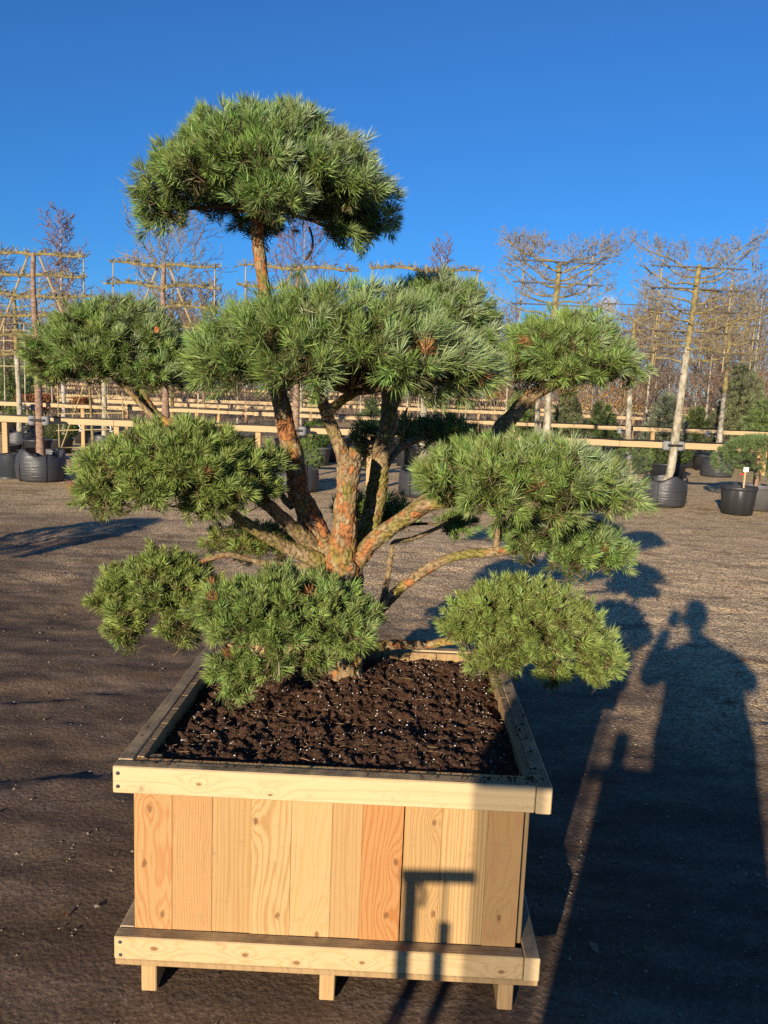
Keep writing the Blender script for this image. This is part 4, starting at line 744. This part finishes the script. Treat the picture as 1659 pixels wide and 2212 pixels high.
# leafy things
def leaf_cloud(mb, P, s_, r, cols):
    n = len(P); u = unit(r.normal(0, 1, (n, 3))); w = unit(np.cross(u, r.normal(0, 1, (n, 3)))); e = s_ * r.uniform(.6, 1.2, (n, 1)); c = np.asarray(cols)[r.integers(0, len(cols), n)] * r.uniform(.7, 1.25, (n, 1))
    mb.add(np.stack([P - u * e, P - w * e * .55, P + u * e, P + w * e * .55], 1).reshape(-1, 3), np.arange(n * 4).reshape(n, 4), np.repeat(np.clip(c, 0, 1), 4, 0))
YEW = [(0.05, 0.08, 0.02), (0.08, 0.115, 0.028), (0.13, 0.165, 0.04)]; BEECH = [(0.30, 0.11, 0.04), (0.24, 0.085, 0.035), (0.38, 0.17, 0.07)]; GOLD = [(0.42, 0.22, 0.04), (0.34, 0.16, 0.035), (0.48, 0.30, 0.07)]
def ball_shrub(px, ybase, Y, wpx, hpx, label, seed, mat='black_pot', potw=0.7, poth=.33, cols=YEW, leaf=.022, sq=1.0):
    r = rng(seed); s_ = Y * 1.02 / F_PX; b = at(px, 900, Y); base = np.array([b[0], Y, ground_z(Y)]); root = empty('ball_shrub', base, label, 'shrub'); ph = poth; rt = wpx * s_ * .5 * potw
    plastic_pot(root, base, rt, rt * .82, ph, mat); a = wpx * s_ * .5; h = hpx * s_ * .5; c = base + [0, 0, ph + h * .8]; n = 4200
    d = unit(r.normal(0, 1, (n, 3))); rad = (0.80 + .22 * r.random((n, 1))) * (1 + .14 * (fbm(d[:, :1] * 4 + 9, d[:, 2:3] * 4 + d[:, 1:2] * 3, 3, seed) - .5)); m = MB(); leaf_cloud(m, c + d * rad * [a, a, h], leaf, r, cols); part(m, 'foliage', 'leaves', root, False, 'stuff')
    m = MB(); m.tube([base + [0, 0, ph * .8], c], .02, 6); part(m, 'stem', 'twig', root); return root
ball_shrub(128, 974, 18.8, 78, 52, 'dark green clipped yew ball in a black pot behind the far left bag', 1)
ball_shrub(683, 1001, 18.2, 72, 62, 'bright green clipped yew ball in a grey pot seen between the pine stems', 2, 'grey_pot', .92, .42, [(0.05, .10, .015), (.08, .14, .02), (.11, .17, .03)])
ball_shrub(1452, 1031, 17.8, 96, 46, 'dark clipped yew cushion in a black pot behind the leaning tree at right', 3, 'black_pot', .8, .40)
def beech_block(px, Y, wpx, hpx, zlow, label, seed, cols=BEECH, name='copper_beech_block', leaf=.03, cat='hedge', n=2600):
    r = rng(seed); s_ = Y * 1.02 / F_PX; b = at(px, 900, Y); base = np.array([b[0], Y, ground_z(Y)]); root = empty(name, base, label, cat); w, h = wpx * s_ * .5, hpx * s_; P = base + np.stack([r.uniform(-w, w, n), r.uniform(-.45, .45, n), zlow + h * r.random(n)], -1)
    m = MB(); leaf_cloud(m, P, leaf, r, cols); part(m, 'foliage', 'leaves', root, False, 'stuff'); m = MB(); segs = []
    for k in range(5): grow(segs, base + [r.uniform(-w, w) * .5, 0, 0], [r.normal(0, .15), 0, 1], zlow + h * .8, .03, 1, r, .05, 5, .1, 5)
    segs_mesh(m, segs); part(m, 'stems', 'twig', root); return root
beech_block(68, 24.5, 48, 28, .80, 'copper leaved beech block at the far left below the pleached tiers', 1); beech_block(100, 24.8, 36, 30, .80, 'narrow copper beech block right of the far left stem', 2); beech_block(180, 24.6, 26, 28, .80, 'small copper beech block under the left needle cloud', 3)
beech_block(1345, 33, 110, 62, 1.3, 'golden leaved hornbeam screen right of the upper right needle cloud', 4, GOLD, 'golden_hornbeam', .04, n=1500); beech_block(1240, 34, 70, 50, 1.2, 'golden hornbeam under the upper right needle cloud', 5, GOLD, 'golden_hornbeam', .035, n=900); beech_block(1075, 36, 60, 60, 1.5, 'golden brown hornbeam left of the upper right branch', 6, GOLD, 'golden_hornbeam', .04, n=1500)
beech_block(740, 40, 150, 40, 2.2, 'rusty leaved hornbeams behind the middle stems', 7, BEECH, 'rusty_hornbeam', .045, n=1300); beech_block(1600, 42, 150, 60, 2.0, 'rusty brown hornbeams at the far right', 8, BEECH, 'rusty_hornbeam', .05, n=1500); beech_block(20, 40, 120, 50, 2.6, 'rusty hornbeams at the far left edge', 9, BEECH, 'rusty_hornbeam', .05, n=1100)

def conifer(px, Y, wpx, hpx, label, seed, col=(0.045, 0.075, 0.028), pot=True, trunk=True, dens=95, ln=.11, lift=.25):
    r = rng(200 + seed); s_ = Y * 1.02 / F_PX; b = at(px, 900, Y); base = np.array([b[0], Y, ground_z(Y)]); root = empty('potted_conifer', base, label, 'conifer'); a = wpx * s_ * .62; h = hpx * s_ * 1.15
    if pot: plastic_pot(root, base, a * .45, a * .38, .4, 'black_pot')
    z0 = (.4 if pot else 0) + lift * .5; lobes = []
    for k in range(13):
        f = (k + .5) / 13; th = k * 2.399; rr = a * (1 - f) ** .7 * .62; e = a * (.45 - .22 * f); lobes.append([base[0] + rr * math.cos(th), Y + rr * math.sin(th), base[2] + z0 + h * f, e, e, e * .9])
    P, Dn = lobe_shoots(lobes, dens / max(.6, a), r, -.5, None, .3); Dr = unit(Dn * .6 + [0, 0, .45] + r.normal(0, .25, P.shape)); S = len(P); cv = np.array(col) * r.uniform(.7, 1.35, (S, 1)); m = MB(); needles(m, P, Dr, 15, .10, ln, .015, cv, r); part(m, 'foliage', 'needles', root, False, 'stuff')
    m = MB(); m.tube([base, base + [0, 0, z0 + h * .85]], np.array([.05, .02]), 6); part(m, 'trunk', 'brown_trunk', root)
for q, a_ in enumerate([(20, 25, 80, 90, 'dark pine behind the far left stem'), (55, 27, 60, 60, 'dark bushy conifer left of the birch foot'), (1125, 23, 70, 78, 'wiry dark pine left of the slanting upper right branch'), (1225, 22.5, 70, 76, 'wiry dark pine under the upper right needle cloud'), (1300, 23, 60, 62, 'small dark pine left of the golden hornbeam'),
      (1440, 22.5, 76, 84, 'grey green pine behind the foot of the leaning tree'), (1505, 23.5, 56, 60, 'dark green conifer just right of the leaning tree foot'), (1600, 22.5, 110, 140, 'tall bushy green pine at the right edge'), (1650, 21.5, 70, 84, 'dense green conifer cut off by the right edge'), (800, 24, 44, 50, 'dark conifer glimpsed behind the forked stem')]):
    conifer(a_[0], a_[1], a_[2], a_[3], a_[4], q, col=[(0.13, .18, .055), (.11, .155, .055), (.15, .19, .055), (.16, .18, .08)][q % 4] if q != 5 else (.18, .20, .12))

def ball_pine(base, wd, ht, label, seed, pot=('black_pot', .2, .16, .3), stem=.1, nn=22, col=GREEN * .8, dens=420, bag=False, ln=.055, name='potted_pine', soil='mulch'):
    r = rng(300 + seed); base = np.array(base, float); root = empty(name, base, label, 'pine'); ph = pot[3]
    if bag: bag_pot(root, base, pot[1], pot[3], seed)
    else: plastic_pot(root, base, pot[1], pot[2], pot[3], pot[0], soil)
    c = base + [0, 0, ph + stem + ht * .5]; lobes = [[c[0] + wd * .5 * .55 * math.cos(k * 2.4) * math.sqrt((k + .3) / 11), c[1] + wd * .5 * .55 * math.sin(k * 2.4) * math.sqrt((k + .3) / 11), c[2] + ht * .18 * (1 - 2 * (k + .3) / 11) + .02, wd * .24, wd * .24, ht * .34] for k in range(11)]
    P, Dn = lobe_shoots(lobes, dens, r, -.45, None, .15); Dr = unit(Dn * .6 + unit(P - c) * .4 + [0, 0, .25] + r.normal(0, .2, P.shape)); S = len(P); m = MB(); needles(m, P, Dr, nn, .05, ln, .006, np.array(col) * r.uniform(.75, 1.25, (S, 1)), r); part(m, 'foliage', 'needles', root, False, 'stuff')
    trunk_tube(root, [base + [0, 0, ph * .85], base + [.01, 0, ph + stem * .6], c], [.035, .03, .02], 'brown_trunk', seed=seed); return root
p = onz(648, 1062, 0); ball_pine((p[0], p[1] + .25, 0), .62, .50, 'bushy pine in a black bag between the left and middle stems', 1, pot=('black_pot', .27, .2, .28), stem=.0, bag=True, col=GREEN * .85)
p = onz(1372, 1085, 0); ball_pine((p[0], p[1] + .4, 0), .66, .48, 'low round pine in a grey pot mostly hidden by the right needle cloud', 2, pot=('grey_pot', .26, .22, .34), stem=.12, col=(0.13, .19, .065))
p = onz(1625, 1103, 0); root = ball_pine((p[0] + .15, p[1] + .3, 0), 1.36, .62, 'round green pine on a short stem in a grey pot at the right edge', 3, pot=('grey_pot', .33, .29, .40), stem=.14, col=(0.13, .19, .065), dens=420, soil='pale_mulch')
ball_pine((-4.75, 5.25, 0), 1.0, .6, 'unseen round potted pine added outside the left edge to shadow the yard', 4, pot=('black_pot', .3, .25, .35), stem=.2)  # unseen plant, added to cast the shadow at the yard's left
p = onz(1606, 1114, 0); base = np.array([p[0], p[1] + .25, 0]); root = empty('plant_pot', base, 'ribbed black plant pot with stake and small label card at the right edge', 'pot'); plastic_pot(root, base, .265, .225, .44, 'black_pot', 'mulch', True)
m = MB(); m.box((base[0] - .015, base[1] - .16, .4), (base[0] + .01, base[1] - .145, .72)); part(m, 'stake', 'rail_timber', root); m = MB(); m.box((base[0] - .035, base[1] - .163, .68), (base[0] + .045, base[1] - .161, .755)); part(m, 'label_card', 'ribbon', root); m = MB(); m.box((base[0] - .08, base[1] - .166, .63), (base[0] - .03, base[1] - .164, .655)); plain('red_tape', (.55, .03, .02), .6, .1); part(m, 'red_tape', 'red_tape', root)
def lone_pot(px, py, rt, rb, h, mat, label, upside=False):
    p = onz(px, py, 0); base = np.array([p[0], p[1] + rb, ground_z(p[1])]); root = empty('plant_pot', base, label, 'pot')
    if upside:
        m = MB(); m.lathe([(rt * 1.05, 0), (rt * 1.06, h * .1), (rt, h * .11), (rb, h * .97), (rb * .95, h), (rb * .3, h * .985), (0.001, h * .98)], 36, base); part(m, 'pot', mat, root, True); m = MB(); m.tube([base + [math.cos(a) * rb * .62, math.sin(a) * rb * .62, h * 1.0] for a in np.linspace(0, 6.28, 25)], .012, 5, False); part(m, 'base_ring', mat, root, True)
    else: plastic_pot(root, base, rt, rb, h, mat)
lone_pot(12, 1034, .27, .22, .40, 'black_pot', 'upturned black pot cut off by the left edge', True)
lone_pot(53, 948, .27, .24, .34, 'grey_pot', 'upturned grey pot between the two far left stems', True)
lone_pot(646, 985, .22, .19, .40, 'grey_pot', 'plain grey pot left of the bright yew ball'); lone_pot(876, 1008, .24, .21, .44, 'black_pot', 'dark round pot right of the forked stem'); lone_pot(1382, 1022, .30, .27, .42, 'grey_pot', 'tall grey pot left of the dark yew cushion')
lone_pot(788, 1006, .40, .38, .45, 'black_pot', 'wide black tub behind the forked stem')
# small pots set out along the second and third fences
r_ = random.Random(9); proto = None
for k, (px, Y) in enumerate([(60, 22.5), (175, 22), (250, 22.4), (300, 23), (415, 22), (470, 22.6), (540, 22), (585, 17.2), (610, 22.4), (690, 23), (745, 22), (850, 22.5), (1010, 23), (1240, 21.4), (1285, 22), (1395, 21.5), (1470, 21.3), (1500, 21.8), (1530, 21.2), (1640, 22), (25, 16.8), (80, 17.0)]):
    p = at(px, 900, Y); base = np.array([p[0], Y, ground_z(Y)])
    if proto is None: proto = empty('nursery_pot', base, 'plain black nursery pot set out along the fences', 'pot', 'black nursery pots along the fences'); plastic_pot(proto, base, .23, .19, .42, 'black_pot'); o = proto
    else: o = copy_tree(proto)
    o.location = base; s_ = r_.uniform(.8, 1.25); o.scale = (s_, s_, s_ * r_.uniform(.8, 1.1))
# young espalier tied to canes at the left
YE = 16.6; b = at(362 / 1.0 * .545, 900, YE); root = empty('young_espalier', (b[0], YE, 0), 'young fan espalier tied to thin canes with white ribbon at the left', 'tree')
def E(cx, cy): return at((cx / 2.963) / 1.8228, (1350 + cy / 2.963) / 1.8228, YE)
trunk_tube(root, [E(1085, 1215), E(1070, 900), E(1050, 640), E(1040, 440)], [.032, .028, .024, .018], 'lichen_bark')
for a, b2 in (((650, 420), (1430, 415)), ((650, 632), (1440, 612)), ((680, 828), (1440, 818)), ((660, 1022), (1310, 1008)), ((700, 1225), (1090, 1215)), ((668, 430), (692, 1220)), ((1422, 440), (1436, 930)), ((1000, 440), (715, 1225)), ((1060, 410), (1320, 985))):
    m = MB(); m.tube([E(*a), E(*b2)], .012, 6); part(m, 'cane', 'cane', root)
r = rng(77); Pl = np.array([E(*q) + r.normal(0, .04, 3) for q in ([(x, 600) for x in range(640, 1440, 25)] + [(x, 780) for x in range(600, 1500, 25)] + [(x, 440) for x in range(700, 1400, 30)]) for k in range(3)]); m = MB(); leaf_cloud(m, Pl, .022, r, [(.10, .13, .03), (.14, .17, .04)]); part(m, 'leaves', 'leaves', root, False, 'stuff')
for q in ((935, 985), (680, 1270), (1290, 990)):
    m = MB(); c = E(*q); m.tube(smooth_path([c + [-.03, -.03, .06], c + [.02, -.04, .0], c + [.0, -.04, -.08], c + [.06, -.03, -.16 if q[0] == 680 else -.06]], 7), .012, 4); part(m, 'ribbon', 'ribbon', root)
# pale lattice of another trained row at the far left edge
root = empty('cane_lattice', (at(40, 900, 24)[0], 24, ground_z(24)), 'pale cane lattice with yellowish tiers at the far left edge', 'trellis')
for y in (712, 735, 757, 790): m = MB(); m.tube([at(-10, y, 24), at(118, y + 4, 24)], .018, 6); part(m, 'cane', 'cane', root)
for x in (8, 52, 110): m = MB(); m.tube([at(x, 700, 24), at(x + 3, 880, 24)], .022, 6); part(m, 'cane', 'pale_trunk', root)
# a puff of white steam low in the sky
c = at(1312, 660, 420); m = MB(); m.lathe([(0.001, -1), (.5, -.87), (.87, -.5), (1, 0), (.87, .5), (.5, .87), (0.001, 1)], 24); o = m.build('steam_puff', 'steam'); o.location = [float(q) for q in c]; o.scale = (7.5, 5, 7.0); tag(o, 'small white puff of steam low in the sky right of the pine', 'cloud', kind='stuff')

# ------------------------------------------------------------------ the photographer behind the camera, and an added, unseen shadow caster alongside
person = empty('person', (0.08, -0.36, 0), 'person in a dark coat holding up a phone, seen only as a shadow', 'person')
def skin(name, joints, edges, mat, parent):
    me = bpy.data.meshes.new(name); me.from_pydata([j[:3] for j in joints], edges, []); o = bpy.data.objects.new(name, me); COL.objects.link(o); o.parent = parent; o.location = -parent.location
    md = o.modifiers.new('skin', 'SKIN'); sv = me.skin_vertices[0].data
    for i, j in enumerate(joints): sv[i].radius = (j[3], j[4] if len(j) > 4 else j[3])
    sv[0].use_root = True; md.use_smooth_shade = True; o.modifiers.new('sub', 'SUBSURF').levels = 1; o.modifiers['sub'].render_levels = 1; me.materials.append(M[mat]); return o
J = [(.08, -.36, .98, .19, .14), (.07, -.37, 1.22, .23, .15), (.08, -.36, 1.44, .21, .12), (.08, -.34, 1.56, .07), (.08, -.31, 1.62, .065),      # pelvis chest neck
     (-.12, -.36, 1.46, .085), (-.22, -.22, 1.29, .065), (-.10, -.09, 1.50, .05), (-.055, -.06, 1.575, .036),                                     # left arm
     (.28, -.36, 1.46, .085), (.44, -.26, 1.30, .065), (.22, -.11, 1.50, .05), (.085, -.06, 1.575, .036),                                        # right arm
     (-.03, -.36, .88, .15), (-.03, -.34, .50, .12), (-.04, -.38, .10, .07), (.18, -.36, .88, .15), (.17, -.35, .50, .12), (.19, -.40, .10, .07),
     (-.07, -.37, .05, .055), (-.07, -.18, .035, .04), (.25, -.39, .05, .055), (.27, -.20, .035, .04)]
skin('body', J, [(0, 1), (1, 2), (2, 3), (3, 4), (2, 5), (5, 6), (6, 7), (7, 8), (2, 9), (9, 10), (10, 11), (11, 12), (0, 13), (13, 14), (14, 15), (0, 16), (16, 17), (17, 18), (15, 19), (19, 20), (18, 21), (21, 22)], 'coat', person)
m = MB(); c = np.array([.08, -.27, 1.745]); prof = [(0.001, -.125), (.045, -.118), (.062, -.08), (.072, -.03), (.078, .02), (.077, .07), (.06, .11), (.03, .128), (0.001, .132)]; m.lathe(prof, 28, c); v = m.v[0]; d = v - c; d[:, 1] *= 1.22; fr = d[:, 1] > 0.06
d[:, 1] += np.where(fr, .022 * np.exp(-(d[:, 0] / .012) ** 2 - ((d[:, 2] + .02) / .02) ** 2) - .008 * np.exp(-((np.abs(d[:, 0]) - .03) / .014) ** 2 - ((d[:, 2] - .012) / .014) ** 2) + .006 * np.exp(-(d[:, 0] / .025) ** 2 - ((d[:, 2] + .062) / .008) ** 2), 0); m.v[0] = c + d; hd = part(m, 'head', 'skin', person, True)
m = MB(); m.lathe([(.082, -.05), (.088, .0), (.088, .06), (.07, .115), (.035, .14), (0.001, .146)], 28, c + [0, -.012, 0]); v = m.v[0]; d = v - c; d[:, 1] *= 1.2; f2 = (d[:, 1] > .045) & (d[:, 2] < .07); d[f2, 1] = .03; m.v[0] = c + d; part(m, 'hair', 'hair', person, True)
for sg in (-1, 1): m = MB(); m.lathe([(.004, -.03), (.014, -.02), (.018, 0.0), (.016, .02), (.004, .03)], 10, c + [sg * .08, -.01, -.01]); part(m, 'ear', 'skin', person, True)
for sg, wx in ((-1, -.055), (1, .085)):
    hb = np.array([wx, -.055, 1.585]); pl = hb + [-sg * .012, .012, .045]
    jj = [(*hb, .026, .020), (*pl, .034, .018)]; ed = [(0, 1)]
    for q in range(4):
        k = len(jj); b0 = pl + [sg * (.006 - .004 * q), .010, .006 + .019 * q - .02]; l = [.030, .036, .034, .027][q]
        jj += [(*b0, .009), (*(b0 + [-sg * l * .5, .018, .004]), .0085), (*(b0 + [-sg * l * 1.1, .010, .006]), .0075)]; ed += [(1, k), (k, k + 1), (k + 1, k + 2)]
    k = len(jj); jj += [(*(hb + [-sg * .012, -.012, .03]), .011), (*(hb + [-sg * .03, -.016, .05]), .009)]; ed += [(0, k), (k, k + 1)]
    skin('hand', jj, ed, 'skin', person)
m = MB(); m.box((-.037, -.038, 1.575), (.037, -.030, 1.722)); ph_ = bevel(m.build('phone', 'phone'), .003, 2); tag(ph_, 'black phone held up by the photographer', 'phone')
tr_ = empty('shadow_caster', (-.49, -.45, 0), 'unseen boxes, pane and bars added to cast the shadow beside the person', 'shadow_caster')  # guessed object, its pieces shaped to fill out the measured shadow
YT = -.45
def tb(name, pts, rr, mat='steel'): m = MB(); m.tube([(x, y, z) for x, y, z in pts], rr, 10); part(m, name, mat, tr_, True)
SHX, SHZ = -.379 * .20, .268 * .20               # from the plane the shadow was measured in to the caster's own plane
m = MB(); m.box((-.60 + SHX, YT - .10, 1.265 + SHZ), (-.36 + SHX, YT + .05, 1.50 + SHZ)); bevel(part(m, 'shadow_block_top', 'steel', tr_), .015, 2)
m = MB(); m.box((-.578 + SHX, YT - .004, .54 + SHZ), (-.385 + SHX, YT, 1.26 + SHZ)); part(m, 'dimming_pane', 'dimming_plastic', tr_)  # tinted pane, added to dim the sun on the planter's right planks
m = MB(); m.box((-.84 + SHX, YT - .16, .14), (-.02 + SHX, YT + .06, .535 + SHZ)); bevel(part(m, 'shadow_block_low', 'steel', tr_), .015, 2); m = MB(); m.box((-.34 + SHX, YT - .13, .60), (-.05 + SHX, YT + .04, .985 + SHZ)); bevel(part(m, 'shadow_block_mid', 'steel', tr_), .01, 2)
m = MB(); m.box((-.335 + SHX, YT - .03, .99 + SHZ), (-.262 + SHX, YT + .02, 1.10 + SHZ)); bevel(part(m, 'shadow_block_back', 'steel', tr_), .02, 3); m = MB(); m.box((-.42 + SHX, YT - .02, .955 + SHZ), (-.342 + SHX, YT + .02, .985 + SHZ)); bevel(part(m, 'shadow_block_bar', 'steel', tr_), .004)
tb('handle', [(-.765 + SHX, YT, .965 + SHZ), (-.57 + SHX, YT, .970 + SHZ)], .021); tb('upright', [(-.742 + SHX, YT, .10), (-.742 + SHX, YT, .972 + SHZ)], .021); tb('upright', [(-.645 + SHX, YT, .10), (-.645 + SHX, YT, .83 + SHZ)], .018)
tb('rod', [(-.648 + SHX, YT, .8 + SHZ), (-.648 + SHX, YT, .96 + SHZ)], .005); tb('shadow_hook', [(-.715 + SHX, YT, .955 + SHZ), (-.70 + SHX, YT + .01, .91 + SHZ), (-.706 + SHX, YT + .01, .872 + SHZ)], .007); tb('base_bar', [(-.76 + SHX, YT, .12), (-.40 + SHX, YT, .12)], .02)
for x in (-.72, -.42):
    m = MB(); m.lathe([(.02, -.02), (.075, -.02), (.085, -.012), (.085, .012), (.075, .02), (.02, .02)], 20); v = m.v[0]; m.v[0] = np.stack([x + SHX + v[:, 2], YT + v[:, 0], .085 + v[:, 1]], -1); part(m, 'wheel', 'strap', tr_, True)
